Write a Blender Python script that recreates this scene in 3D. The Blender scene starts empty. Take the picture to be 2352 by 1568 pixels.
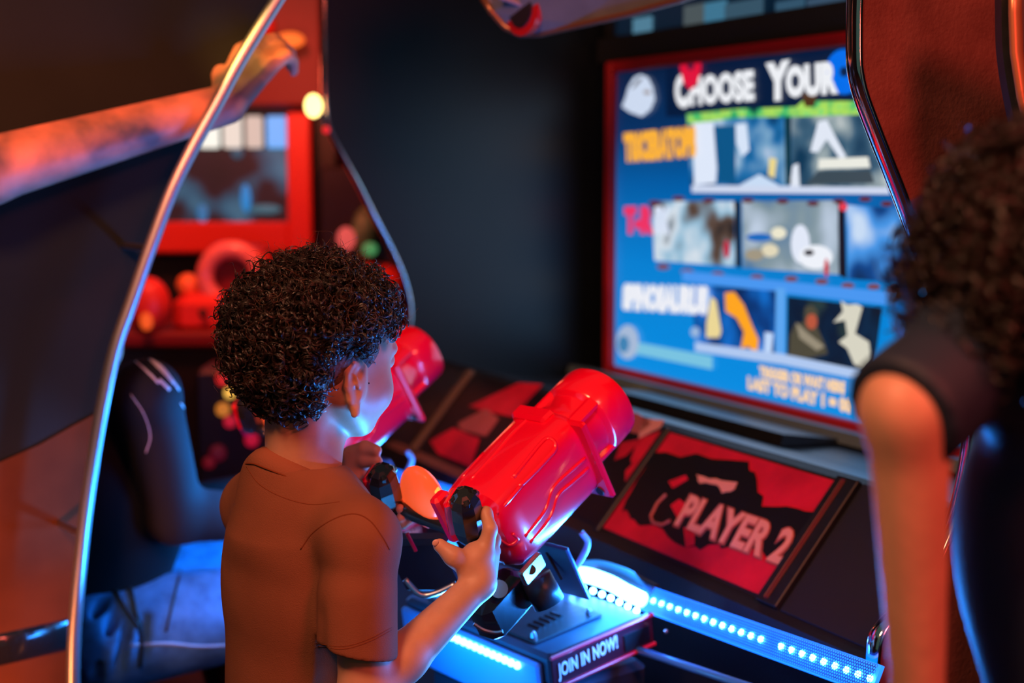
import bpy, bmesh, math, random
import numpy as np
from mathutils import Vector, Matrix
from mathutils.bvhtree import BVHTree
C = bpy.context.scene.collection
sc = bpy.context.scene
R = math.radians
random.seed(7)
# ------------------------------------------------------------------ camera, world, exposure
F = 3267.0; CAMZ = 1.15; PITCH = math.atan(395 / F)
cam_d = bpy.data.cameras.new('camera'); cam_d.sensor_width = 36; cam_d.lens = F * 36 / 2352
cam_d.clip_start = 0.05; cam_d.clip_end = 60
cam_d.dof.use_dof = True; cam_d.dof.focus_distance = 1.60; cam_d.dof.aperture_fstop = 50.0 / 17.5
cam = bpy.data.objects.new('camera', cam_d); C.objects.link(cam)
cam.location = (0, 0, CAMZ); cam.rotation_euler = (math.pi / 2 - PITCH, 0, 0)
sc.camera = cam
w = bpy.data.worlds.new('world'); sc.world = w; w.use_nodes = True
w.node_tree.nodes['Background'].inputs[0].default_value = (0.40, 0.80, 0.68, 1)
w.node_tree.nodes['Background'].inputs[1].default_value = 0.09
vs = sc.view_settings; vs.view_transform = 'Standard'; vs.look = 'None'; vs.exposure = 0.0; vs.gamma = 1.0
vs.use_curve_mapping = False

def lamp(name, kind, loc, target, energy, color, size=0.1, size_y=None, spot=None, blend=0.5):
    d = bpy.data.lights.new(name, kind); d.energy = energy; d.color = color
    if kind == 'AREA':
        d.shape = 'RECTANGLE' if size_y else 'DISK'; d.size = size
        if size_y: d.size_y = size_y
    elif kind == 'SPOT':
        d.shadow_soft_size = size; d.spot_size = R(size_y); d.spot_blend = spot
    else: d.shadow_soft_size = size
    o = bpy.data.objects.new(name, d); C.objects.link(o); o.location = loc
    if target is not None:
        o.rotation_euler = (Vector(target) - Vector(loc)).to_track_quat('-Z', 'Y').to_euler()
    return o

# a pixel of the photograph, at a given distance along +Y -> world point
def ray(px, py):
    v = (784 - py) / F
    return Vector(((px - 1176) / F, math.cos(PITCH) + v * math.sin(PITCH), -math.sin(PITCH) + v * math.cos(PITCH)))
def P(px, py, d):
    r = ray(px, py); r = r * (d / r.y)
    return Vector((r.x, r.y, r.z + CAMZ))
def PZ(px, py, z):
    r = ray(px, py); k = (z - CAMZ) / r.z
    return Vector((r.x * k, r.y * k, z))
# cabinet frame: w runs along the screen to the right, s runs out from the screen
UW = Vector((.46, -.887, 0)).normalized(); US = Vector((-.887, -.46, 0)).normalized()
ORG = Vector((.2, 3.5, 0)); CW = 1.74
def W(wv, s, z): return ORG + UW * wv + US * s + Vector((0, 0, z))
class Plane:
    def __init__(p, o, ex, ey):
        p.o = Vector(o); p.ex = Vector(ex).normalized(); p.ey = Vector(ey).normalized(); p.n = p.ex.cross(p.ey).normalized()
        if p.n.dot(Vector((0, 0, CAMZ)) - p.o) < 0: p.n = -p.n
    def hit(p, px, py):
        r = ray(px, py); c = Vector((0, 0, CAMZ)); t = (p.o - c).dot(p.n) / r.dot(p.n)
        q = c + r * t - p.o
        return (q.dot(p.ex), q.dot(p.ey))
    def at(p, a, b, off=0.0): return p.o + p.ex * a + p.ey * b + p.n * off
# key lights
lamp('warm_ceiling_lamp', 'AREA', (-.65, .25, 2.35), (-.1, 1.7, .75), 40, (1.0, .40, .20), .45)
lamp('red_ceiling_lamp', 'AREA', (1.0, -0.3, 2.2), (.3, 1.8, .9), 34, (1.0, .13, .09), .5)

# ------------------------------------------------------------------ materials
def mat(name, col, rough=.5, metal=0.0, spec=.5, emit=None, es=0.0, sss=0.0, coat=0.0, noise=0.0, nscale=30, bump=0.0, bscale=200, col2=None):
    m = bpy.data.materials.new(name); m.use_nodes = True
    nt = m.node_tree; b = nt.nodes['Principled BSDF']
    b.inputs['Base Color'].default_value = (*col, 1); b.inputs['Roughness'].default_value = rough
    b.inputs['Metallic'].default_value = metal; b.inputs['Specular IOR Level'].default_value = spec
    b.inputs['Coat Weight'].default_value = coat; b.inputs['Coat Roughness'].default_value = .05
    if sss: b.inputs['Subsurface Weight'].default_value = sss; b.inputs['Subsurface Radius'].default_value = (.012, .004, .002); b.inputs['Subsurface Scale'].default_value = 1.0
    if emit: b.inputs['Emission Color'].default_value = (*emit, 1); b.inputs['Emission Strength'].default_value = es
    tc = None
    if noise or bump:
        tc = nt.nodes.new('ShaderNodeTexCoord')
    if noise:
        n = nt.nodes.new('ShaderNodeTexNoise'); n.inputs['Scale'].default_value = nscale; n.inputs['Detail'].default_value = 4
        nt.links.new(tc.outputs['Object'], n.inputs['Vector'])
        r = nt.nodes.new('ShaderNodeValToRGB'); e = r.color_ramp.elements
        c2 = col2 or tuple(c * (1 - noise) for c in col)
        e[0].position = .35; e[0].color = (*c2, 1); e[1].position = .65; e[1].color = (*col, 1)
        nt.links.new(n.outputs['Fac'], r.inputs['Fac']); nt.links.new(r.outputs['Color'], b.inputs['Base Color'])
    if bump:
        n = nt.nodes.new('ShaderNodeTexNoise'); n.inputs['Scale'].default_value = bscale; n.inputs['Detail'].default_value = 3
        nt.links.new(tc.outputs['Object'], n.inputs['Vector'])
        bp = nt.nodes.new('ShaderNodeBump'); bp.inputs['Strength'].default_value = bump; bp.inputs['Distance'].default_value = .002
        nt.links.new(n.outputs['Fac'], bp.inputs['Height']); nt.links.new(bp.outputs['Normal'], b.inputs['Normal'])
    return m
def lin(r, g, b):
    f = lambda c: ((c / 255 + .055) / 1.055) ** 2.4 if c / 255 > .04045 else c / 255 / 12.92
    return (f(r), f(g), f(b))
def glow(name, rgb, s=1.0, dim=.02):
    return mat(name, (dim, dim, dim), .6, emit=lin(*rgb), es=s)

black = mat('black_laminate', (.012, .013, .014), .45, noise=.3, nscale=60)
black_gloss = mat('black_side_laminate', (.006, .009, .011), .36, spec=.35, noise=.2, nscale=8)
chrome = mat('chrome', (.82, .80, .78), .10, metal=1)
steel = mat('dull_steel', (.5, .5, .52), .3, metal=1)
rubber = mat('black_plastic', (.014, .015, .016), .16, spec=.6, coat=.4)
rubber_matte = mat('matte_black_metal', (.02, .022, .026), .38, spec=.5, bump=.15, bscale=90)
gun_red = mat('glossy_red_plastic', (.88, .001, .028), .22, spec=.55, coat=.7)
red_frame = mat('red_frame_lacquer', (.55, .008, .012), .4)
leather = mat('red_leatherette', (.19, .055, .045), .55, spec=.3, noise=.35, nscale=14, bump=.5, bscale=160, col2=(.13, .033, .027))
skin = mat('skin', (.56, .30, .19), .48, spec=.4, sss=.15, noise=.12, nscale=40, bump=.05, bscale=400)
fabric = mat('orange_cotton', (.24, .085, .045), .9, spec=.15, noise=.18, nscale=9, bump=.35, bscale=900)
fabric_rib = mat('orange_rib_knit', (.24, .083, .045), .9, spec=.15, bump=.3, bscale=500)
seam_m = mat('seam_thread', (.16, .04, .015), .9, spec=.1)
hair_m = mat('dark_brown_hair', (.019, .0125, .0090), .30, spec=.6)
blackcloth = mat('black_cloth', (.012, .012, .014), .85, spec=.2, bump=.3, bscale=300)
denim = mat('blue_denim', (.07, .22, .42), .8, spec=.2, noise=.4, nscale=30, bump=.4, bscale=350)

# ------------------------------------------------------------------ mesh helpers
def link(name, me, m=None, parent=None, smooth=False):
    if m is not None and not me.materials: me.materials.append(m)
    if smooth: me.polygons.foreach_set('use_smooth', [True] * len(me.polygons))
    o = bpy.data.objects.new(name, me); C.objects.link(o)
    if parent is not None: o.parent = parent; o.matrix_parent_inverse = Matrix.Identity(4); o.matrix_basis = parent_inv(parent)
    return o
def parent_inv(p):
    m = p.matrix_basis.copy()
    while p.parent: p = p.parent; m = p.matrix_basis @ m
    return m.inverted()
def thing(name, label, cat, loc, group=None, rot=None):
    o = bpy.data.objects.new(name, None); C.objects.link(o); o.location = loc; o.empty_display_size = .05
    if rot is not None: o.rotation_euler = rot
    o.matrix_basis = Matrix.LocRotScale(Vector(loc), o.rotation_euler, Vector((1, 1, 1)))
    o['label'] = label; o['category'] = cat
    if group: o['group'] = group
    return o
def tag(o, label, cat, group=None):
    o['label'] = label; o['category'] = cat
    if group: o['group'] = group
    return o
class MB:
    def __init__(s): s.v = []; s.f = []
    def add(s, vs_, fs):
        n = len(s.v); s.v += [tuple(v) for v in vs_]; s.f += [tuple(i + n for i in f) for f in fs]
    def box(s, c, ex, ey, ez, hx, hy, hz, bev=0.0):
        c = Vector(c); ex = Vector(ex).normalized(); ey = Vector(ey).normalized(); ez = Vector(ez).normalized()
        if bev > 0:
            b = bev; pts = []
            prof = [(hx - b, hy), (hx, hy - b), (hx, -hy + b), (hx - b, -hy), (-hx + b, -hy), (-hx, -hy + b), (-hx, hy - b), (-hx + b, hy)]
            rings = [(-hz, b), (-hz + b, 0), (hz - b, 0), (hz, b)]
            for z, sh in rings:
                for x, y in prof:
                    kx = (hx - sh) / hx; ky = (hy - sh) / hy
                    pts.append(c + ex * x * kx + ey * y * ky + ez * z)
            fs = []
            for r in range(3):
                for i in range(8): j = (i + 1) % 8; fs.append((r * 8 + j, r * 8 + i, (r + 1) * 8 + i, (r + 1) * 8 + j))
            fs.append(tuple(range(8))); fs.append(tuple(reversed(range(24, 32))))
            s.add(pts, fs); return
        p = [c + ex * x * hx + ey * y * hy + ez * z * hz for z in (-1, 1) for x, y in ((-1, -1), (1, -1), (1, 1), (-1, 1))]
        s.add(p, [(3, 2, 1, 0), (4, 5, 6, 7), (0, 1, 5, 4), (1, 2, 6, 5), (2, 3, 7, 6), (3, 0, 4, 7)])
    def loft(s, rings, closed=True, cap=True):
        n = len(rings[0]); pts = [p for r in rings for p in r]; fs = []
        for k in range(len(rings) - 1):
            for i in range(n if closed else n - 1):
                j = (i + 1) % n; fs.append((k * n + i, k * n + j, (k + 1) * n + j, (k + 1) * n + i))
        if cap: fs.append(tuple(reversed(range(n)))); fs.append(tuple((len(rings) - 1) * n + i for i in range(n)))
        s.add(pts, fs)
    def tube(s, pts, r, n=10, closed=False, cap=True, flat=None, up=None):
        pts = [Vector(p) for p in pts]; m = len(pts); rings = []
        rr = r if isinstance(r, (list, tuple)) else [r] * m
        a = None
        for i, p in enumerate(pts):
            t = (pts[(i + 1) % m] - pts[i - 1]) if closed else (pts[min(i + 1, m - 1)] - pts[max(i - 1, 0)])
            t.normalize()
            if up is not None: a = (Vector(up) - t * Vector(up).dot(t)).normalized()
            elif a is None:
                a = t.orthogonal().normalized()
            else: a = (a - t * a.dot(t)).normalized()
            b = t.cross(a); k = flat or 1.0
            rings.append([p + (a * math.cos(q) + b * math.sin(q) * k) * rr[i] for q in [2 * math.pi * j / n for j in range(n)]])
        if closed: rings.append(rings[0]); s.loft(rings, cap=False)
        else: s.loft(rings, cap=cap)
    def disc(s, c, nrm, r, th, n=24):
        c = Vector(c); nrm = Vector(nrm).normalized(); s.tube([c, c + nrm * th], r, n)
    def sphere(s, c, r, n=16, ax=None):
        c = Vector(c); rx, ry, rz = (r, r, r) if not isinstance(r, (tuple, list)) else r
        ex, ey, ez = ax or (Vector((1, 0, 0)), Vector((0, 1, 0)), Vector((0, 0, 1)))
        rings = []
        for i in range(1, n // 2):
            t = math.pi * i / (n // 2)
            rings.append([c + ex * (rx * math.sin(t) * math.cos(q)) + ey * (ry * math.sin(t) * math.sin(q)) + ez * (-rz * math.cos(t)) for q in [2 * math.pi * j / n for j in range(n)]])
        k = len(s.v); s.loft(rings, cap=False)
        s.v.append(tuple(c - ez * rz)); s.v.append(tuple(c + ez * rz)); q = len(s.v)
        last = k + (len(rings) - 1) * n
        for j in range(n):
            s.f.append((k + (j + 1) % n, k + j, q - 2)); s.f.append((last + j, last + (j + 1) % n, q - 1))
    def build(s, name, m, parent=None, smooth=False, fix=True):
        me = bpy.data.meshes.new(name); me.from_pydata(s.v, [], s.f); me.update()
        if fix:
            bm = bmesh.new(); bm.from_mesh(me); bmesh.ops.recalc_face_normals(bm, faces=bm.faces); bm.to_mesh(me); bm.free()
        o = link(name, me, m, parent, smooth)
        return o
def smooth_angle(o, deg=40):
    me = o.data; bm = bmesh.new(); bm.from_mesh(me)
    for f in bm.faces: f.smooth = True
    for e in bm.edges:
        e.smooth = not (len(e.link_faces) == 2 and e.calc_face_angle(0) > R(deg))
    bm.to_mesh(me); bm.free(); return o
def spline(pts, n=8):
    pts = [Vector(p) for p in pts]; out = []
    q = [pts[0] * 2 - pts[1]] + pts + [pts[-1] * 2 - pts[-2]]
    for i in range(1, len(q) - 2):
        for k in range(n):
            t = k / n; a, b, c, d = q[i - 1:i + 3]
            out.append(.5 * ((2 * b) + (c - a) * t + (2 * a - 5 * b + 4 * c - d) * t * t + (3 * b - a - 3 * c + d) * t ** 3))
    out.append(pts[-1]); return out
def text_mesh(body, off=.04, ext=.0):
    cu = bpy.data.curves.new('t', 'FONT'); cu.body = body; cu.size = 1; cu.offset = off; cu.extrude = ext; cu.resolution_u = 3
    cu.space_character = 1.04
    o = bpy.data.objects.new('t', cu); C.objects.link(o)
    dg = bpy.context.evaluated_depsgraph_get(); me = bpy.data.meshes.new_from_object(o.evaluated_get(dg))
    bpy.data.objects.remove(o); bpy.data.curves.remove(cu)
    return me
def text_on(name, body, plane, bl, br, tl, m, parent, off=.004, bold=.02, th=.0008, slant=0.0):
    """fit writing on a plane; bl, br, tl: bottom-left, bottom-right, top-left as plane coordinates"""
    me = text_mesh(body, bold, .5); co = np.zeros(len(me.vertices) * 3); me.vertices.foreach_get('co', co); co = co.reshape(-1, 3)
    x0, x1 = co[:, 0].min(), co[:, 0].max(); y0, y1 = co[:, 1].min(), co[:, 1].max()
    u = (co[:, 0] - x0) / (x1 - x0); v = (co[:, 1] - y0) / (y1 - y0)
    bl, br, tl = map(np.array, (bl, br, tl))
    ab = bl + np.outer(u, br - bl) + np.outer(v, tl - bl)
    o, ex, ey, n = (np.array(k) for k in (plane.o, plane.ex, plane.ey, plane.n))
    out = o + np.outer(ab[:, 0], ex) + np.outer(ab[:, 1], ey) + np.outer(off + co[:, 2] * 2 * th, n)
    me.vertices.foreach_set('co', out.ravel()); me.update(); me.materials.clear()
    return link(name, me, m, parent)

# ------------------------------------------------------------------ signed distance modelling (continuous bodies and cloth)
class SDF:
    def __init__(s, lo, hi, h):
        s.lo = np.array(lo, float); s.h = h; s.n = np.ceil((np.array(hi) - s.lo) / h).astype(int) + 1
        s.g = np.full(s.n, 9.0, np.float32)
        s.ax = [(s.lo[i] + h * np.arange(s.n[i])).astype(np.float32) for i in range(3)]
    def reg(s, lo, hi):
        sl = []
        for i in range(3):
            a = int(max(0, math.floor((lo[i] - s.lo[i]) / s.h))); b = int(min(s.n[i], math.ceil((hi[i] - s.lo[i]) / s.h) + 1))
            if b <= a: return None
            sl.append(slice(a, b))
        X = s.ax[0][sl[0]][:, None, None]; Y = s.ax[1][sl[1]][None, :, None]; Z = s.ax[2][sl[2]][None, None, :]
        return tuple(sl), X, Y, Z
    def comb(s, sl, d, k, op):
        a = s.g[sl]
        if op == 'add':
            if k > 0:
                hh = np.clip(k - np.abs(a - d), 0, None) / k; s.g[sl] = np.minimum(a, d) - hh * hh * k * .25
            else: s.g[sl] = np.minimum(a, d)
        elif op == 'sub':
            d = -d
            if k > 0:
                hh = np.clip(k - np.abs(a - d), 0, None) / k; s.g[sl] = np.maximum(a, d) + hh * hh * k * .25
            else: s.g[sl] = np.maximum(a, d)
    def cap(s, a, b, ra, rb=None, k=.01, op='add'):
        a = np.array(a); b = np.array(b); rb = ra if rb is None else rb; m = max(ra, rb) + k + 3 * s.h
        q = s.reg(np.minimum(a, b) - m, np.maximum(a, b) + m)
        if q is None: return
        sl, X, Y, Z = q; v = b - a; L = float(v @ v) + 1e-12
        t = np.clip(((X - a[0]) * v[0] + (Y - a[1]) * v[1] + (Z - a[2]) * v[2]) / L, 0, 1)
        d = np.sqrt((X - a[0] - v[0] * t) ** 2 + (Y - a[1] - v[1] * t) ** 2 + (Z - a[2] - v[2] * t) ** 2) - (ra + (rb - ra) * t)
        s.comb(sl, d.astype(np.float32), k, op)
    def chain(s, pts, rs, k=.006):
        for i in range(len(pts) - 1): s.cap(pts[i], pts[i + 1], rs[i], rs[i + 1], k)
    def ell(s, c, r, M=None, k=.01, op='add'):
        c = np.array(c); r = np.array(r, float); m = r.max() + k + 3 * s.h
        q = s.reg(c - m, c + m)
        if q is None: return
        sl, X, Y, Z = q; M = np.eye(3) if M is None else np.array(M)
        dx, dy, dz = X - c[0], Y - c[1], Z - c[2]; L = [dx * M[0, i] + dy * M[1, i] + dz * M[2, i] for i in range(3)]
        k0 = np.sqrt(sum((L[i] / r[i]) ** 2 for i in range(3))) + 1e-9
        k1 = np.sqrt(sum((L[i] / r[i] ** 2) ** 2 for i in range(3))) + 1e-9
        s.comb(sl, (k0 * (k0 - 1) / k1).astype(np.float32), k, op)
    def cyl(s, a, b, r, k=.003, op='sub'):
        a = np.array(a); b = np.array(b); v = b - a; L = np.linalg.norm(v); v = v / L; m = r + k + 3 * s.h
        q = s.reg(np.minimum(a, b) - m, np.maximum(a, b) + m)
        if q is None: return
        sl, X, Y, Z = q; t = (X - a[0]) * v[0] + (Y - a[1]) * v[1] + (Z - a[2]) * v[2]
        rr = np.sqrt(np.maximum((X - a[0]) ** 2 + (Y - a[1]) ** 2 + (Z - a[2]) ** 2 - t * t, 0)) - r
        s.comb(sl, np.maximum(rr, np.maximum(-t, t - L)).astype(np.float32), k, op)
    def cut(s, p, n, k=.004, lo=None, hi=None):
        """remove everything on the +n side of the plane, inside the box lo..hi"""
        p = np.array(p); n = np.array(n, float); n /= np.linalg.norm(n)
        q = s.reg(lo if lo is not None else s.lo, hi if hi is not None else s.lo + s.h * s.n)
        sl, X, Y, Z = q; d = ((p[0] - X) * n[0] + (p[1] - Y) * n[1] + (p[2] - Z) * n[2]).astype(np.float32)
        s.comb(sl, d, k, 'sub')
    def mesh(s, name, relax=1):
        g = s.g; ins = g < 0
        c = [g[i:g.shape[0] - 1 + i, j:g.shape[1] - 1 + j, k:g.shape[2] - 1 + k] for i in (0, 1) for j in (0, 1) for k in (0, 1)]
        cnt = np.zeros(c[0].shape, np.uint8)
        for q in c: cnt += (q < 0)
        act = np.nonzero((cnt > 0) & (cnt < 8)); N = len(act[0])
        idx = np.full(c[0].shape, -1, np.int32); idx[act] = np.arange(N)
        val = np.stack([q[act] for q in c], 1).astype(np.float64)
        off = np.array([(i, j, k) for i in (0, 1) for j in (0, 1) for k in (0, 1)], float)
        S = np.zeros((N, 3)); n = np.zeros(N)
        for a in range(8):
            for b in range(a + 1, 8):
                if np.abs(off[a] - off[b]).sum() != 1: continue
                va, vb = val[:, a], val[:, b]; m = (va < 0) != (vb < 0)
                t = np.where(m, va / np.where(m, va - vb, 1), 0)
                S += np.where(m[:, None], off[a] + t[:, None] * (off[b] - off[a]), 0); n += m
        V = s.lo + (np.stack(act, 1) + S / n[:, None]) * s.h
        quads = []
        for ax in range(3):
            A = [slice(None)] * 3; B = [slice(None)] * 3; A[ax] = slice(0, -1); B[ax] = slice(1, None)
            ia, ib = ins[tuple(A)], ins[tuple(B)]; e = np.nonzero(ia != ib)
            u, v = (ax + 1) % 3, (ax + 2) % 3
            ok = (e[u] > 0) & (e[v] > 0) & (e[u] < idx.shape[u]) & (e[v] < idx.shape[v]); e = [q[ok] for q in e]
            def cell(du, dv):
                q = [x.copy() for x in e]; q[u] = q[u] - du; q[v] = q[v] - dv; return idx[tuple(q)]
            q4 = np.stack([cell(0, 0), cell(1, 0), cell(1, 1), cell(0, 1)], 1)
            flip = ~ia[tuple(e)]; q4[flip] = q4[flip][:, ::-1]
            quads.append(q4)
        Q = np.concatenate(quads); Q = Q[(Q >= 0).all(1)]
        for _ in range(relax):
            acc = np.zeros_like(V); cn = np.zeros(N)
            for i in range(4):
                a, b = Q[:, i], Q[:, (i + 1) % 4]
                for d in range(3):
                    acc[:, d] += np.bincount(a, V[b, d], N) + np.bincount(b, V[a, d], N)
                cn += np.bincount(a, minlength=N) + np.bincount(b, minlength=N)
            V = V * .4 + .6 * acc / np.maximum(cn, 1)[:, None]
        return np_mesh(name, V, Q)
def np_mesh(name, V, Q):
    me = bpy.data.meshes.new(name); k = Q.shape[1]
    me.vertices.add(len(V)); me.vertices.foreach_set('co', np.ascontiguousarray(V, np.float32).ravel())
    me.loops.add(Q.size); me.loops.foreach_set('vertex_index', np.ascontiguousarray(Q, np.int32).ravel())
    me.polygons.add(len(Q)); me.polygons.foreach_set('loop_start', np.arange(0, Q.size, k, dtype=np.int32))
    me.update(calc_edges=True); me.validate()
    me.polygons.foreach_set('use_smooth', [True] * len(me.polygons))
    return me
def tubes_np(name, paths, rad, n=3):
    """paths: (M,T,3) array of strands -> one mesh"""
    M, T, _ = paths.shape; tan = np.gradient(paths, axis=1); tan /= np.linalg.norm(tan, axis=2, keepdims=True) + 1e-12
    ref = np.array([.31, .52, .79]); a = np.cross(tan, ref); a /= np.linalg.norm(a, axis=2, keepdims=True) + 1e-12; b = np.cross(tan, a)
    rr = rad[None, :, None] if rad.ndim == 1 else rad[:, :, None]
    V = np.stack([paths + (a * math.cos(2 * math.pi * j / n) + b * math.sin(2 * math.pi * j / n)) * rr for j in range(n)], 2)
    ids = np.arange(M * T * n).reshape(M, T, n); nx = np.roll(ids, -1, 2)
    Q = np.stack([ids[:, :-1], nx[:, :-1], nx[:, 1:], ids[:, 1:]], -1).reshape(-1, 4)
    return np_mesh(name, V.reshape(-1, 3), Q)
# ------------------------------------------------------------------ the room
def slab(name, lo, hi, m):
    lo, hi = Vector(lo), Vector(hi); b = MB(); c = (lo + hi) / 2; h = (hi - lo) / 2
    b.box(c, (1, 0, 0), (0, 1, 0), (0, 0, 1), h.x, h.y, h.z); o = b.build(name, m); o['kind'] = 'structure'; return o
floor_m = mat('dark_carpet', (.045, .022, .02), .95, spec=.1, noise=.6, nscale=5, bump=.4, bscale=300)
wall_m = mat('dark_wall_paint', (.02, .022, .022), .8, spec=.2, bump=.15, bscale=60)
slab('floor', (-3.2, -1.6, -.1), (4.2, 7.2, 0), floor_m)
slab('wall_back', (-3.2, 7.0, 0), (4.2, 7.2, 3.0), wall_m)
slab('wall_left', (-3.4, -1.6, 0), (-3.2, 7.2, 3.0), wall_m)
slab('wall_right', (4.2, -1.6, 0), (4.4, 7.2, 3.0), wall_m)
slab('ceiling', (-3.2, 3.0, 3.0), (4.2, 7.2, 3.1), wall_m)

# ------------------------------------------------------------------ the big two-seat shooting cabinet
cab = thing('arcade_cabinet', 'big black two-player shooting cabinet with chrome-edged side panels around the bright screen', 'arcade machine', W(.87, .3, 0))
# side panel outline: (s, z)
prof = [(.634, .0), (.634, .565), (.630, .588), (.612, .606), (.580, .625), (.548, .66), (.508, .73), (.490, .81), (.498, .88), (.525, .95),
        (.573, 1.04), (.615, 1.12), (.660, 1.20), (.684, 1.25), (.69, 1.30), (.69, 1.42), (.685, 1.95)]
pc = [(.634, 0)] + [(p.x, p.y) for p in spline([Vector((a, b, 0)) for a, b in prof[1:]], 5)]
def side_panel(wv, name, m, th=.02):
    b = MB(); out = [(-.25, 0)] + pc + [(-.25, 1.95)]; n = len(out)
    for k in (-1, 1): b.v += [tuple(W(wv + k * th / 2, s, z)) for s, z in out]
    b.f.append(tuple(range(n))); b.f.append(tuple(reversed(range(n, 2 * n))))
    for i in range(n): j = (i + 1) % n; b.f.append((i, j, n + j, n + i))
    o = b.build(name, m, cab)
    t = MB(); t.tube([W(wv, s + .002, z) for s, z in pc], .0125, 14, up=UW, flat=.55)
    tr = t.build('edge_trim', chrome, o, smooth=True); tr['label'] = 'shiny chrome edge strip'
    return o
side_panel(0, 'side_panel', black_gloss)
side_panel(CW, 'side_panel', leather)['label'] = 'side panel in reddish textured leatherette'
# back housing behind the screen, header, lower body
b = MB(); b.box(W(CW / 2, -.20, .98), UW, US, (0, 0, 1), CW / 2 - .012, .03, .96); b.build('back_panel', black, cab)
b = MB(); b.box(W(CW / 2, -.02, 1.86), UW, US, (0, 0, 1), CW / 2 - .012, .20, .09); b.build('header_box', black, cab)

# control console: extruded profile
cons = thing('control_console', 'wide black control console with sloping red artwork panels below the screen', 'console', W(.87, .35, 0))
cp = [(-.15, 0.0), (-.15, .60), (.018, .60), (.022, .645), (.20, .655), (.33, .685), (.425, .712), (.44, .706), (.578, .548), (.60, .538), (.605, .50), (.60, .36), (.57, .10), (.57, 0.0)]
def extr(prof_, w0, w1, name, m, parent):
    b = MB(); n = len(prof_)
    b.v += [tuple(W(w0, s, z)) for s, z in prof_] + [tuple(W(w1, s, z)) for s, z in prof_]
    b.f.append(tuple(range(n))); b.f.append(tuple(reversed(range(n, 2 * n))))
    for i in range(n): j = (i + 1) % n; b.f.append((i, j, n + j, n + i))
    return b.build(name, m, parent)
body = extr(cp, .015, CW - .015, 'body', mat('console_black', (.013, .014, .016), .42, spec=.5, bump=.3, bscale=260), cons)
ledge_m = mat('grey_ledge', (.14, .19, .20), .38, spec=.5)
extr([(.022, .645), (.022, .668), (.078, .676), (.085, .655)], .02, CW - .02, 'ledge', ledge_m, cons)
extr([(.085, .652), (.085, .662), (.21, .682), (.215, .66)], .40, 1.02, 'cable_cover', black, cons)

# sloping artwork panels
L0 = W(0, .578, .548); L1 = W(0, .44, .706)
ART = Plane(L0, UW, (L1 - L0))
slope = (L1 - L0).length
def art_quad(name, pts, m, parent, off, th=.002):
    b = MB(); n = len(pts)
    b.v += [tuple(ART.at(a, c, off)) for a, c in pts] + [tuple(ART.at(a, c, off + th)) for a, c in pts]
    b.f.append(tuple(range(n))); b.f.append(tuple(reversed(range(n, 2 * n))))
    for i in range(n): j = (i + 1) % n; b.f.append((i, j, n + j, n + i))
    return b.build(name, m, parent)
def art_material(seed):
    m = mat('red_black_artwork', (.5, .01, .02), .38, spec=.5); nt = m.node_tree; bs = nt.nodes['Principled BSDF']
    tc = nt.nodes.new('ShaderNodeTexCoord'); n = nt.nodes.new('ShaderNodeTexNoise'); n.inputs['Scale'].default_value = 9; n.inputs['Detail'].default_value = 6
    n.noise_dimensions = '4D'; n.inputs['W'].default_value = seed
    r = nt.nodes.new('ShaderNodeValToRGB'); e = r.color_ramp.elements; e[0].position = .42; e[0].color = (.004, .003, .004, 1); e[1].position = .50; e[1].color = (.62, .012, .03, 1)
    nt.links.new(tc.outputs['Object'], n.inputs['Vector']); nt.links.new(n.outputs['Fac'], r.inputs['Fac']); nt.links.new(r.outputs['Color'], bs.inputs['Base Color'])
    return m
art_red = mat('art_red', (.75, .012, .04), .4, noise=.35, nscale=12)
art_blk = mat('art_black', (.006, .005, .006), .45)
salmon = mat('art_salmon', (.78, .33, .24), .5)
salmon_dk = mat('art_dark_salmon', (.42, .10, .08), .5)
print('ART hits', ART.hit(1400, 1200), ART.hit(1745, 1382), ART.hit(1925, 1110), ART.hit(1540, 990), ART.hit(1060, 960), 'slope', slope)
# artwork of seat two (its lettering reads from the player's side)
H = lambda *px: [ART.hit(x, y) for x, y in px]
a2 = art_quad('artwork_panel', [(1.012, .004), (1.445, .004), (1.445, .204), (1.012, .204)], art_red, cons, .001)
a2['label'] = 'red artwork panel reading PLAYER 2'
def ragged(pts, n=5, amp=.010, seed=3):
    rnd = random.Random(seed); out = []
    for i, p in enumerate(pts):
        q = pts[(i + 1) % len(pts)]
        for k in range(n):
            t = k / n; out.append((p[0] + (q[0] - p[0]) * t + rnd.uniform(-amp, amp), p[1] + (q[1] - p[1]) * t + rnd.uniform(-amp, amp)))
    return [(min(max(a, 1.014), 1.443) if a > .9 else a, min(max(c, .006), .202)) for a, c in out]
sp = art_quad('black_splash', ragged(H((1500, 1040), (1720, 1062), (1760, 1160), (1900, 1195), (1835, 1300), (1700, 1255), (1600, 1262), (1480, 1205), (1430, 1175)), 6, .006), art_blk, a2, .004, .0006)
q = H((1560, 1200), (1832, 1318), (1625, 1140), (1815, 1240))
text_on('player_lettering', 'PLAYER 2', ART, ART.hit(1550, 1212), ART.hit(1800, 1308), ART.hit(1590, 1136), salmon_dk, a2, .0052, .075, .0004)
text_on('player_lettering', 'PLAYER 2', ART, ART.hit(1554, 1208), ART.hit(1797, 1302), ART.hit(1593, 1140), salmon, a2, .0062, .03, .0004)
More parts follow.
